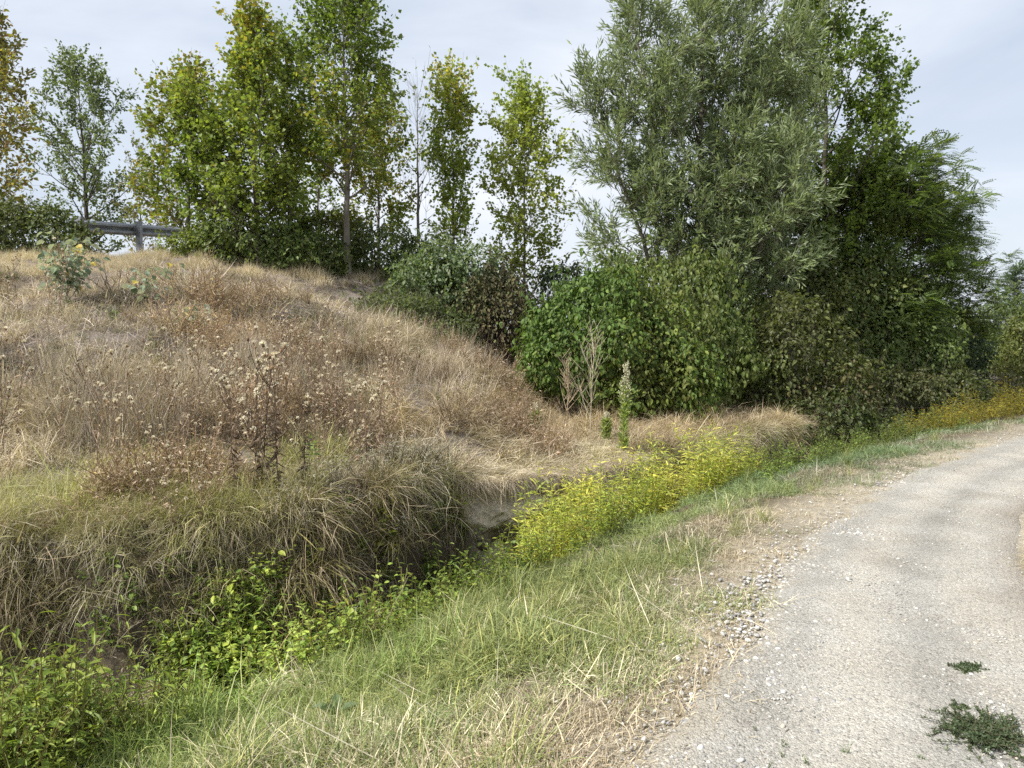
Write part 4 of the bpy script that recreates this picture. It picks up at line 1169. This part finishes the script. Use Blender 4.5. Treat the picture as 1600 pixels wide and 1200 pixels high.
# ------------------------------------------------------------------ guardrail on the road above
def guardrail():
    a = A((112 - 800) / 1200 * 18.4, 18.4, 0); b = A((340 - 800) / 1200 * 23.6, 23.6, 0)
    za, zb = hgt(344, 18.4), hgt(361, 23.6)
    a[2], b[2] = za, zb
    t = unit(b - a); side = unit(np.cross(t, A(0, 0, 1)))       # towards the camera side
    root = thing('guardrail', 'grey steel crash barrier on the road edge above the dry embankment', 'guardrail', tuple(a))
    prof = [(0, .0), (.03, -.03), (.08, -.05), (.08, -.10), (.02, -.13), (.0, -.155), (.02, -.18), (.08, -.21), (.08, -.26), (.03, -.28), (0, -.31)]
    mbm = MB()
    n = 14
    V = []
    for k in range(n):
        c = (b - a) * k / (n - 1)
        for s_ in (0, 1):
            for (o_, z_) in prof:
                V.append(c + side * (o_ - .004 * s_) + A(0, 0, z_ - .0))
    V = np.array(V); m_ = len(prof); F = []
    for k in range(n - 1):
        for s_ in (0, 1):
            for i_ in range(m_ - 1):
                q0 = k * 2 * m_ + s_ * m_ + i_
                F.append([q0, q0 + 1, q0 + 1 + 2 * m_, q0 + 2 * m_])
    mbm.add(V, [np.array(F)], (.3, .3, .3)); mbm.obj('beam', M['metal'], root)
    def box(c, sx, sy, sz):
        v = np.array([(x, y, z) for x in (-1, 1) for y in (-1, 1) for z in (-1, 1)], float) * .5
        P_ = c + v[:, 0:1] * sx * t + v[:, 1:2] * sy * side + v[:, 2:3] * sz * A(0, 0, 1)
        return P_, [np.array([(0, 1, 3, 2), (4, 6, 7, 5), (0, 4, 5, 1), (2, 3, 7, 6), (0, 2, 6, 4), (1, 5, 7, 3)])]
    for px in (124, 215, 303):
        # where the beam crosses this image column
        k = (px - 800) / 1200
        f = (k * a[1] - a[0]) / ((b[0] - a[0]) - k * (b[1] - a[1]))
        c = (b - a) * f
        gz_ = tz(a[0] + c[0], a[1] + c[1]) - a[2]
        zt = c[2] + .06
        pm = MB()
        hh = zt - gz_ + .3
        base = A(c[0], c[1], (zt + gz_ - .3) / 2) + side * .13
        for (oo, sx, sy) in ((0, .008, .13), (.05, .10, .008), (-.05, .10, .008)):
            pm.add(*box(base + side * (oo * 1.3) + t * (.05 if oo else 0), sx, sy, hh), (.3, .3, .3))
        pm.obj('post', M['metal'], root)
        sp_ = MB(); sp_.add(*box(A(c[0], c[1], c[2] - .155) + side * .04, .10, .085, .20), (.3, .3, .3)); sp_.obj('spacer', M['metal'], root)
        bo = MB(); tube(bo, [A(c[0], c[1], c[2] - .155) - side * .02, A(c[0], c[1], c[2] - .155) + side * .115], .02, 6); bo.obj('bolt', M['metal'], root)
guardrail()

# ------------------------------------------------------------------ weeds
def weed_mesh(seed, H, nst, leafkind, ll, pal, spread=.35, step=.035, wood=(.12, .14, .05), spikes=None, mat=None, bare=.1, droop=.35, branchy=2):
    r = np.random.default_rng(seed)
    st, lf = MB(), MB()
    pos, ax, nr, sz = [], [], [], []
    tips = []
    for s in range(nst):
        az = r.uniform(0, 6.28); P = bend((r.normal(0, .02), r.normal(0, .02), -.02), az, 1.57 - spread * r.uniform(.2, 1.2), H * r.uniform(.7, 1.1), 8, .12, r, .07)
        tube(st, P, .0045 * np.linspace(1, .35, 8), 4, wood)
        lines = [P]
        for b in range(branchy):
            f = r.uniform(.3, .85); p0 = np.array([np.interp(f, np.linspace(0, 1, 8), P[:, k]) for k in range(3)])
            B = bend(p0, r.uniform(0, 6.28), r.uniform(.5, 1.0), H * r.uniform(.2, .4), 5, .4, r, .08)
            tube(st, B, .003 * np.linspace(1, .4, 5), 3, wood); lines.append(B)
        for Ln in lines:
            L_ = np.linalg.norm(np.diff(Ln, axis=0), axis=1).sum(); m = max(int(L_ / step), 2)
            f = np.linspace(bare, 1, m) + r.normal(0, .01, m); f = np.clip(f, 0, 1)
            q = np.stack([np.interp(f, np.linspace(0, 1, len(Ln)), Ln[:, k]) for k in range(3)], 1)
            a_ = np.arange(m) * 2.4 + r.normal(0, .4, m)
            e = r.normal(.35, .3, m)
            d = np.stack([np.cos(e) * np.cos(a_), np.cos(e) * np.sin(a_), np.sin(e) - droop * .5], 1)
            pos.append(q); ax.append(d); nr.append(unit(A(0, 0, 1) + r.normal(0, .35, (m, 3)))); sz.append(ll * (1.1 - .55 * f) * r.uniform(.7, 1.2, m))
            tips.append(Ln[-1])
    pos, ax, nr, sz = map(np.concatenate, (pos, ax, nr, sz))
    put_leaves(lf, leafkind, pos, ax, nr, sz, pick_col(r, pos, pal, 4, seed, .2, .35))
    if spikes is not None:
        for tp in tips:
            P = bend(tp, r.uniform(0, 6.28), 1.2, .07, 5, -1.6, r, .1)
            tube(lf, P, A(.002, .0032, .0032, .0025, .001), 4, spikes)
    return st, lf
def merged(st, lf, mat):
    m = MB(); m.V = st.V + lf.V; m.C = st.C + lf.C; m.M = st.M + lf.M
    m.F = st.F + [f + st.n for f in lf.F]; m.n = st.n + lf.n
    return m.mesh('weed_clump', [mat])
PERS = [(0.15, 0.23, 0.045), (0.20, 0.28, 0.06), (0.11, 0.18, 0.035), (0.27, 0.34, 0.09)]
w_pers = [merged(*weed_mesh(300 + i, .38 + .06 * i, 3 + i % 3, ('lance2', 'ovate', 'lance2')[i % 3], .062 + .009 * (i % 4), PERS, .4 + .1 * (i % 3), .045, (.17, .15, .07), (.36, .40, .22) if i == 2 else None), M['weed']) for i in range(8)]
w_broad = [merged(*weed_mesh(320 + i, .45, 4, 'ovate', .075, PERS, .6, .05, (.10, .12, .05)), M['weed']) for i in range(5)]
w_lance = [merged(*weed_mesh(330 + i, .6, 4, ('lance2', 'ovate')[i % 2], .12 - .03 * (i % 2), [(0.13, 0.20, 0.04), (0.19, 0.26, 0.05), (0.10, 0.16, 0.035), (0.27, 0.31, 0.06)], .55, .05, (.12, .12, .05)), M['weed']) for i in range(6)]
w_white = [merged(*weed_mesh(340 + i, .5, 5, 'lance', .035, [(0.20, 0.20, 0.12), (0.13, 0.16, 0.07), (0.5, 0.5, 0.44)], .5, .025, (.16, .13, .09), (.55, .54, .48)), M['weed']) for i in range(4)]
w_yel = [merged(*weed_mesh(360 + i, .5, 3, 'lance2', .075, [(0.40, 0.36, 0.04), (0.34, 0.34, 0.05), (0.46, 0.36, 0.03)], .4, .04, (.2, .2, .06)), M['weed']) for i in range(4)]

DRYP = [(0.391, 0.317, 0.254), (0.504, 0.426, 0.348), (0.278, 0.226, 0.182), (0.618, 0.54, 0.442)]
w_dry = [merged(*weed_mesh(380 + i, .42, 6, 'lance', .05, DRYP, .85, .035, (.30, .23, .16), None, branchy=3), M['weed']) for i in range(6)]
p, yaw = along(BANK, 60000, np.random.default_rng(66), .0, .32, 3, 15)
on = ((p[:, 0] < -.45) | (p[:, 0] > 1.0)) & (noise(p, 2.2, 67, 2) > -.25)
p = p[on]; p = p[rv.permutation(len(p))[:620]]
do_scatter('tangled_dry_weeds', p, w_dry, 68, .3, .75, (1.05, 1.0, .95), .3, tilt=.6)
p = sample(5000, -20, 3, 6, 14, seed=69)
on = (sdist(p, BANK) > .3) & (terrain(p[:, 0], p[:, 1]) < 2.4) & (sdist(p, FLANK) > .2) & (noise(p, 1.7, 70, 2) > .0)
p = p[on][:900]
do_scatter('slope_dry_weeds', p, w_dry, 69, .6, 1.4, (1.05, .98, .92), .35, tilt=.3)
p = sample(9000, -8, 2.2, 2.4, 11, seed=12)
sl, sb = sdist(p, LIP), sdist(p, BANK)
pn = noise(p, 1.6, 71, 3)
ins = (sl > .12) & (sb < -.12)
u = np.clip(sl, 0, None) / np.maximum(sl - sb, 1e-6)
clayzone = (p[:, 0] > -.9) & (u > .6)
a_ = ins & ((u < .26 + .1 * pn) | ((u > .42) & (u < .70 + .1 * pn)) | ((p[:, 1] < 3.9) & (u < .7)) | ((p[:, 0] > -1.2) & (u > .15) & (u < .55))) & (rv.uniform(0, 1, len(p)) < .50) & (noise(p, 3.2, 73, 2) > -.35) & ~clayzone
nz_ = (p[:, 1] < 4.2)
do_scatter('ditch_weeds_near', p[a_ & nz_], w_lance[::2] + w_pers, 70, .4, .85, (1.55, 1.42, 1.1), .3, freq=2.2)  # tint raised above the other ditch weeds: sunlight put into their colour
do_scatter('ditch_weeds', p[a_ & ~nz_], w_pers, 72, .4, .85, (1.3, 1.25, 1.0), .3, freq=2.2)
b_ = ins & (u >= .36) & (pn > -.45) & (rv.uniform(0, 1, len(p)) < .28) & ~clayzone & (p[:, 0] > -3.2)
do_scatter('broad_leaved_ditch_weeds', p[b_], w_broad, 73, .35, .72, (1.0, 1.05, .95), .3)
q_ = sample(16000, -1.5, 1.2, 5.2, 10, seed=25)
l_, b2_ = sdist(q_, LIP), sdist(q_, BANK)
u2_ = np.clip(l_, 0, None) / np.maximum(l_ - b2_, 1e-6)
q_ = q_[(l_ > .1) & (u2_ > .12) & (u2_ < np.where(q_[:, 0] < -.35, .92, .60))][:480]
do_scatter('ledge_foot_weeds', q_, w_lance + w_pers[:4], 76, .4, .8, (1.1, 1.12, .95), .35)
# weeds growing up the shaded bank face
p, yaw = along(BANK, 30000, np.random.default_rng(74), -.24, .15, 4, 9)
on = (p[:, 0] > -2.5) & (p[:, 0] < -.9) & (terrain(p[:, 0], p[:, 1]) < -.32) & (noise(p, 2.8, 60, 2) > -.3)
p = p[on]; p = p[rv.permutation(len(p))[:190]]
do_scatter('bank_face_weeds', p, w_lance, 75, .45, .85, (1.1, 1.1, .95), .35, tilt=.3)
# pale-flowered weeds at the bank edge
p, yaw = along(BANK, 30000, np.random.default_rng(76), -.05, .22, 4, 9.4)
on = (p[:, 0] > -2.0) & (p[:, 0] < -.55)
p = p[on]; p = p[rv.permutation(len(p))[:150]]
do_scatter('pale_flowered_weeds', p, w_white, 77, .3, .62, (1, .95, .9), .2, tilt=.4)
do_scatter('slope_seedlings', SLOPE_WEEDS, w_broad, 78, .25, .6, (1.0, .95, 1.3), .3)
# far strip of yellow flowers on the near lip
p, yaw = along(LIP, 60000, np.random.default_rng(78), .25, .45, 13, 26)
p = p[(p[:, 0] / p[:, 1] > .50)][:900]
do_scatter('far_yellow_weeds', p, w_yel, 79, .6, 1.1, (.85, .8, .8), .3)
p, yaw = along(LIP, 60000, np.random.default_rng(80), .2, .35, 9.0, 14)
p = p[(p[:, 0] / p[:, 1] > .30)][:260]
do_scatter('lip_weeds', p, w_pers, 81, .35, .7, (.9, .95, .8), .3)

# yellow weeds, plant by plant
YEL = [(0.753, 0.711, 0.158), (0.609, 0.626, 0.149), (0.786, 0.685, 0.166), (0.465, 0.523, 0.13), (0.355, 0.431, 0.113)]
YELG = [(0.36, 0.42, 0.06), (0.46, 0.48, 0.07), (0.26, 0.34, 0.055)]
protos_y = []
def place_weed(protos, name, loc, rz, s, label, cat, group, pal_fn):
    k = rng.integers(0, len(protos))
    if protos[k] is not None and not isinstance(protos[k], tuple):
        return clone(protos[k], loc, rz, s, label)
    st, lf = pal_fn(protos[k][0])
    root = thing(name, label, cat, loc, group, rz); root.scale = (s, s, s)
    st.obj('stem', M['dry'], root); lf.obj('foliage', M['leaf'], root)
    protos[k] = root
    return root
pry = [(410 + i,) for i in range(5)]; prg = [(430 + i,) for i in range(4)]
l = resample(LIP, .05); tl = np.gradient(l, axis=0); nl = unit(np.stack([-tl[:, 1], tl[:, 0]], 1))
r = np.random.default_rng(85)
cnt = 0
while cnt < 135:
    i = r.integers(0, len(l)); o_ = r.uniform(.1, 1.35)
    x, y = l[i] + nl[i] * o_
    if not (5.6 < y < 11.2): continue
    px = 800 + 1200 * x / y
    if px < 815 or px > 1200: continue
    if px > 1050 and o_ > .8: continue
    if px < 880 and o_ > .9 and r.uniform() < .5: continue
    z = tz(x, y)
    gy_ = (o_ < .35) or y < 6.3
    lab = 'green-tinged weed on the ditch side in front of the yellow stand' if gy_ else 'bright yellow narrow-leaved weed in the stand filling the ditch'
    if gy_:
        place_weed(prg, 'yellow_weed', (x, y, z), r.uniform(0, 6.28), r.uniform(.5, .9), lab, 'weed', 'green-tinged weeds along the ditch side', lambda s: weed_mesh(s, .85, 3, 'lance2', .11, YELG, .3, .038, (.2, .22, .07)))
    else:
        place_weed(pry, 'yellow_weed', (x, y, z), r.uniform(0, 6.28), r.uniform(.75, 1.25), lab, 'weed', 'yellow weeds standing in the ditch', lambda s: weed_mesh(s, 1.0, 3, 'lance2', .115, YEL, .25, .04, (.25, .24, .07), bare=.25))
    cnt += 1

# single yellowing plant on the bank face, and others
def one_weed(name, label, px, d, H, nst, kind, ll, pal, seed, s=1, step=.045, zoff=0, cat='plant', spread=.35, wood=(.14, .13, .06)):
    x, y, z = at(px, d)
    st, lf = weed_mesh(seed, H, nst, kind, ll, pal, spread, step, wood)
    root = thing(name, label, cat, (x, y, z + zoff)); st.obj('stem', M['dry'], root); lf.obj('foliage', M['leaf'], root)
    return root
one_weed('yellowing_weed', 'leafy weed turning yellow on the shaded bank below the pale-flowered weeds', 598, 6.75, .75, 5, 'ovate', .11, [(0.17, 0.22, 0.04), (0.30, 0.30, 0.04), (0.12, 0.18, 0.04)], 451)
one_weed('yellowing_weed', 'single weed with yellow-green top in the dark of the ditch', 505, 5.6, .8, 2, 'lance2', .13, [(0.28, 0.31, 0.05), (0.40, 0.34, 0.05), (0.2, 0.26, 0.05)], 452)
one_weed('green_plant', 'upright green leafy plant beside the dark dry thistle on the bank', 484, 6.9, .62, 1, 'ovate', .09, [(0.13, 0.22, 0.05), (0.19, 0.27, 0.08)], 453, step=.03, spread=.08)

# thistles gone to seed
def thistle(seed, H, dark=1.0):
    r = np.random.default_rng(seed)
    st, hd, lf = MB(), MB(), MB()
    wood = A(.24, .17, .115) * r.uniform(.7, 1.3) * dark
    P = bend((0, 0, -.03), r.uniform(0, 6.28), 1.45, H, 9, .05, r, .05)
    tube(st, P, .006 * np.linspace(1, .35, 9), 5, wood)
    tips = [P[-1]]
    for b in range(r.integers(5, 10)):
        f = r.uniform(.22, .95); p0 = np.array([np.interp(f, np.linspace(0, 1, 9), P[:, k]) for k in range(3)])
        B = bend(p0, r.uniform(0, 6.28), r.uniform(.6, 1.05), H * r.uniform(.25, .5) * (1.2 - .5 * f), 6, .5, r, .08)
        tube(st, B, .0035 * np.linspace(1, .4, 6), 4, wood); tips.append(B[-1])
        for c in range(r.integers(0, 3)):
            g = r.integers(2, 5); B2 = bend(B[g], r.uniform(0, 6.28), r.uniform(.7, 1.2), H * r.uniform(.08, .2), 4, .3, r, .1)
            tube(st, B2, .0025 * np.linspace(1, .5, 4), 3, wood); tips.append(B2[-1])
    for tp in tips:
        s = r.uniform(.010, .018)
        puff = r.uniform() < .5
        dr = unit(A(r.normal(0, .35), r.normal(0, .35), 1))
        hd.add(IV1 * s * A(.8, .8, .9) + tp, [IF1], A(.26, .17, .10) * r.uniform(.6, 1.3))
        m = 40 if puff else 10
        ln = s * (1.7 if puff else 1.2)
        a_ = unit(dr + r.normal(0, .75 if puff else .5, (m, 3)))
        b0 = np.repeat(tp[None], m, 0) + dr * s * .4
        sd = unit(np.cross(a_, r.normal(0, 1, (m, 3)))) * s * (.22 if puff else .16)
        V = np.stack([b0 - sd * .3, b0 + sd * .3, b0 + a_ * ln + sd, b0 + a_ * ln - sd], 1)
        c_ = (A(.80, .74, .58) if puff else A(.42, .30, .17)) * r.uniform(.8, 1.15)
        hd.add(V.reshape(-1, 3), [(np.arange(m) * 4)[:, None] + np.array([0, 1, 2, 3])], c_)
    # shrivelled leaves hanging on the stem
    m = 46 if dark == 1 else 150
    f = r.uniform(.03, .8, m) ** (1 if dark == 1 else 1.8); q = np.stack([np.interp(f, np.linspace(0, 1, 9), P[:, k]) for k in range(3)], 1)
    a_ = r.uniform(0, 6.28, m); d = np.stack([np.cos(a_), np.sin(a_), r.normal(-.5, .5, m)], 1)
    put_leaves(lf, 'lance', q, d, r.normal(0, 1, (m, 3)), r.uniform(.04, .11, m), A(.34, .255, .18) * r.uniform(.5, 1.5, (m, 1)) * dark)
    return st, hd, lf
th_protos = []
def place_thistle(x, y, s, label, group, k=None):
    k = rng.integers(0, 7) if k is None else k
    while len(th_protos) < 10: th_protos.append(None)
    loc = (x, y, tz(x, y))
    if th_protos[k] is None:
        st, hd, lf = thistle(500 + k, 1.0, .45 if k >= 7 else 1.0)
        root = thing('dry_thistle', label, 'thistle', loc, group, rng.uniform(0, 6.28)); root.scale = (s, s, s)
        st.obj('stem', M['dry'], root); hd.obj('seed_heads', M['dry'], root, kind='stuff'); lf.obj('withered_leaves', M['dry'], root, kind='stuff')
        th_protos[k] = root
        return root
    return clone(th_protos[k], loc, rng.uniform(0, 6.28), s, label, group)
r = np.random.default_rng(95)
n = 0
while n < 90:
    px, d = r.uniform(-20, 640), r.uniform(6.6, 11.2)
    x = (px - 800) / 1200 * d
    if noise(np.array([[x, d]]), 1.3, 96, 2)[0] < -.05: continue
    place_thistle(x, d, r.uniform(.45, 1.0), 'dry brown thistle with pale seed heads among the straw on the slope', 'dry thistles on the slope')
    n += 1
for q_, (px, d, s) in enumerate(((405, 6.3, 1.15), (368, 6.25, 1.0), (432, 6.35, 1.2), (470, 6.5, .8), (390, 6.4, 1.1))):
    x = (px - 800) / 1200 * d
    place_thistle(x, d, s, 'tall dark thistle of the cluster at the bank edge', 'dark thistle cluster at the bank edge', 7 + q_ % 3)
for px, d, s in ((265, 5.75, .65), (235, 5.9, .6), (300, 5.8, .6)):
    x = (px - 800) / 1200 * d
    place_thistle(x, d, s, 'thistle standing in yellow-green grass on the near bank edge', 'thistles in the yellow-green bank grass')

# horseweed
def horseweed(label, px, d, H, seed):
    r = np.random.default_rng(seed); x, y, z = at(px, d)
    root = thing('horseweed_plant', label, 'plant', (x, y, z))
    st, lf, fl = MB(), MB(), MB()
    P = bend((0, 0, -.03), 0, 1.55, H, 10, 0, r, .02); tube(st, P, .006 * np.linspace(1, .4, 10), 5, (.28, .33, .12))
    m = 420; f = r.uniform(.1, .75, m); q = np.stack([np.interp(f, np.linspace(0, 1, 10), P[:, k]) for k in range(3)], 1)
    a_ = r.uniform(0, 6.28, m); d_ = np.stack([np.cos(a_), np.sin(a_), r.uniform(.3, 1.2, m)], 1)
    put_leaves(lf, 'lance', q, d_, unit(r.normal(0, 1, (m, 3))), r.uniform(.07, .14, m), pick_col(r, q, [(0.30, 0.38, 0.12), (0.38, 0.44, 0.18), (0.24, 0.32, 0.09)], 3, seed))
    for k in range(46):
        f = .58 + .42 * (k / 46); p0 = np.array([np.interp(f, np.linspace(0, 1, 10), P[:, c]) for c in range(3)])
        B = bend(p0, r.uniform(0, 6.28), .75, H * .17 * (1.25 - f), 4, .4, r, .1); tube(st, B, .0018, 3, (.33, .36, .16))
        mm = 14; g = r.uniform(.2, 1, mm); qq = np.stack([np.interp(g, np.linspace(0, 1, 4), B[:, c]) for c in range(3)], 1) + r.normal(0, .012, (mm, 3))
        put_leaves(fl, 'rhomb', qq, r.normal(0, 1, (mm, 3)) + A(0, 0, 1), r.normal(0, 1, (mm, 3)), .022, (.58, .56, .40))
    st.obj('stem', M['leaf'], root); lf.obj('foliage', M['leaf'], root); fl.obj('flower_plume', M['dry'], root, kind='stuff')
horseweed('tall pale green horseweed with cream flower plume in front of the dogwood', 975, 10.3, 1.30, 601)
horseweed('short cream-topped plant between the dead weed and the tall horseweed', 948, 11.2, .45, 602)
horseweed('small pale yellow-green stalk at the left of the dead branching weed', 836, 11.0, .5, 603)

def dead_weed(label, px, d, H, seed, nb, col):
    r = np.random.default_rng(seed); x, y, z = at(px, d)
    root = thing('dead_weed', label, 'plant', (x, y, z))
    P = bend((0, 0, -.03), 0, 1.5, H, 10, .05, r, .03)
    m0 = MB(); tube(m0, P, .008 * np.linspace(1, .3, 10), 5, col); m0.obj('stem', M['dry'], root)
    br = MB()
    for k in range(nb):
        f = r.uniform(.2, .95); p0 = np.array([np.interp(f, np.linspace(0, 1, 10), P[:, c]) for c in range(3)])
        B = bend(p0, r.uniform(0, 6.28), r.uniform(.75, 1.15), H * r.uniform(.3, .55) * (1.2 - .6 * f), 6, .2, r, .05); tube(br, B, .0042 * np.linspace(1, .4, 6), 4, col)
        for q in range(4):
            B2 = bend(B[r.integers(1, 5)], r.uniform(0, 6.28), r.uniform(.6, 1.2), H * r.uniform(.08, .2), 4, .1, r, .05); tube(br, B2, .0022, 3, col)
    br.obj('branches', M['dry'], root, kind='stuff')
dead_weed('dead straw-coloured branching weed in front of the dogwood', 922, 11.4, 1.55, 611, 15, (.50, .44, .32))
dead_weed('lower reddish dead weed left of the tall branching one', 884, 11.6, 1.10, 612, 18, (.46, .36, .25))

# white poplar suckers on the slope
def sapling(label, px, d, H, nst, nl, seed):
    r = np.random.default_rng(seed); x, y, z = at(px, d)
    root = thing('poplar_sapling', label, 'sapling', (x, y, z))
    lm = []
    for k, c in enumerate(((.19, .24, .15), (.25, .30, .20), (.15, .20, .11), (.42, .33, .06))):
        m_ = MB(); V0, F0 = LEAF['ovate']
        V = V0 * A(1, 1.6, 1.6)
        put = MB(); put.add(V, [np.array([f for f in F0 if len(set(f)) == 4]), np.array([[f[0], f[1], f[2]] for f in F0 if len(set(f)) == 3])], c)
        lm.append(put.mesh('leaf', [M['leaf_white']]))
    st = MB()
    for s in range(nst):
        P = bend((r.normal(0, .12), r.normal(0, .12), -.03), r.uniform(0, 6.28), r.uniform(1.05, 1.5), H * r.uniform(.6, 1.0), 8, .1, r, .08)
        tube(st, P, .007 * np.linspace(1, .3, 8), 4, (.22, .18, .13))
        for k in range(nl):
            f = r.uniform(.3, 1); p0 = np.array([np.interp(f, np.linspace(0, 1, 8), P[:, c]) for c in range(3)])
            a_ = r.uniform(0, 6.28); tw = A(math.cos(a_), math.sin(a_), r.uniform(-.1, .7)); p1 = p0 + unit(tw) * r.uniform(.05, .22)
            sticks(st, p0[None], p1[None], .0025, (.22, .18, .13))
            o = bpy.data.objects.new('leaf', lm[3 if r.uniform() < .12 else r.integers(0, 3)]); COL.objects.link(o); o.parent = root
            o.location = p1; o.rotation_euler = (r.normal(0, .7), r.uniform(-.3, 1.0), a_ + r.normal(0, .5)); q = r.uniform(.08, .14); o.scale = (q, q, q)
    st.obj('stem', M['dry'], root)
sapling('silvery-leaved poplar sapling with a few yellow leaves high on the left slope', 96, 12.3, 1.25, 9, 30, 621)
sapling('small silvery sapling in the middle of the dry slope', 238, 12.4, .9, 3, 24, 622)
sapling('low sapling with green leaves among the thistles on the left slope', 300, 11.4, .5, 3, 12, 623)

# dark green mats of knotgrass on the path
def knot(label, px, py, R_, hh, n, seed):
    r = np.random.default_rng(seed)
    d = 1.6 * 1200 / (py - 520); x = (px - 800) / 1200 * d
    root = thing('knotgrass_tuft', label, 'plant', (x, d, tz(x, d) + .012))
    st, lf = MB(), MB()
    for k in range(n):
        P = bend((r.normal(0, R_ * .3), r.normal(0, R_ * .18), 0), r.uniform(0, 6.28), r.uniform(.1, .9), R_ * r.uniform(.4, .9), 6, -.5, r, .12)
        P[:, 2] = np.maximum(P[:, 2], .003) * (hh / R_ * 2)
        tube(st, P, .0015, 3, (.12, .11, .07))
        m = 30; f = r.uniform(.1, 1, m); q = np.stack([np.interp(f, np.linspace(0, 1, 6), P[:, c]) for c in range(3)], 1)
        put_leaves(lf, 'rhomb', q, r.normal(0, .7, (m, 3)) + A(0, 0, .5), r.normal(0, .6, (m, 3)) + A(0, 0, 1), r.uniform(.008, .017, m), pick_col(r, q, [(0.085, 0.125, 0.06), (0.11, 0.15, 0.075), (0.15, 0.18, 0.11)], 9, seed))
    st.obj('stem', M['dry'], root); lf.obj('foliage', M['leaf'], root)
knot('larger dark green knotgrass mat on the path at the lower right corner', 1560, 1172, .21, .055, 190, 631)
knot('small dark green tuft alone on the bare gravel', 1537, 1068, .085, .025, 40, 632)
knot('tiny reddish-green tuft in front of the larger knotgrass mat', 1518, 1128, .06, .02, 10, 633)
p = sample(2600, 0, 9, 2.2, 10, seed=22)
p = p[(sdist(p, PATH_L) < -.15) & (sdist(p, PATH_R) > .05) & (noise(p, 1.6, 92, 3) > .30)][:70]
do_scatter('path_seedlings', p, w_broad, 93, .035, .11, (.75, .8, .9), .2, zoff=.016)
p = sample(2600, 0, 9, 2.2, 9, seed=23)
p = p[(sdist(p, PATH_L) < .1) & (sdist(p, PATH_R) > .0)][:170]
do_scatter('path_litter', p, clumps(3, 350, n=3, rad=.03, L=.05, Lv=.02, th0=4, thv=6, curl=10, curlv=30, w=.006, cols=[(.2, .15, .1), (.42, .35, .24), (.12, .09, .06)]), 94, .3, .9, (1, 1, 1), .2, zoff=.022)
# grass tufts at the right edge of the path
p = sample(9000, 2.6, 6, 3.6, 8, seed=21)
sr = sdist(p, PATH_R)
p = p[(sr < -.12) & (sr > -.7)]
do_scatter('right_verge_grass', p, g_bank, 91, .16, .34, (.95, .92, .8), .2)
# dock leaves low in the verge grass
def dock(label, px, py, n, seed, ll=.13, pal=((.20, .27, .14), (.14, .2, .08))):
    r = np.random.default_rng(seed); d = 1.6 * 1200 / (py - 520) * 1.03; x = (px - 800) / 1200 * d
    root = thing('dock_plant', label, 'plant', (x, d, tz(x, d)))
    V0, F0 = LEAF['ovate']
    for k in range(n):
        m_ = MB(); c = A(*pal[k % 2]); m_.add(V0, [np.array([f for f in F0 if len(set(f)) == 4]), np.array([[f[0], f[1], f[2]] for f in F0 if len(set(f)) == 3])], c)
        o = m_.obj('leaf', M['leaf'], root); o.scale = (ll * r.uniform(.7, 1.1),) * 3
        o.location = (0, 0, .03); o.rotation_euler = (r.normal(0, .25), r.uniform(-.7, -.1), k * 6.28 / n + r.normal(0, .4))
dock('low broad-leaved dock half hidden in the near verge grass', 520, 1105, 4, 641)
dock('flat broad-leaved plant on the verge near the path edge', 1030, 855, 5, 642, .09, ((.10, .16, .05), (.13, .19, .06)))
# two small yellow flowers
def flower(label, px, py_d, hz, seed):
    r = np.random.default_rng(seed); x, y, z = at(px, py_d)
    root = thing('yellow_flower', label, 'flower', (x, y, z))
    s = MB(); tube(s, bend((0, 0, 0), 0, 1.5, hz, 6, .05, r, .04), .002, 4, (.14, .2, .06)); s.obj('stem', M['leaf'], root)
    f = MB(); m = 14; a_ = np.arange(m) / m * 6.28
    P = bend((0, 0, 0), 0, 1.5, hz, 6, .05, np.random.default_rng(seed), .04)[-1]
    put_leaves(f, 'rhomb', np.repeat(P[None], m, 0), np.stack([np.cos(a_), np.sin(a_), 0 * a_ + .35], 1), np.repeat(A(0, 0, 1)[None], m, 0), .017, (.75, .60, .03)); f.obj('petals', M['leaf'], root)
flower('single bright yellow flower above the ditch weeds, the lower of two', 459, 4.55, .55, 651)
flower('single bright yellow flower above the ditch weeds, the upper of two', 468, 4.8, .60, 652)
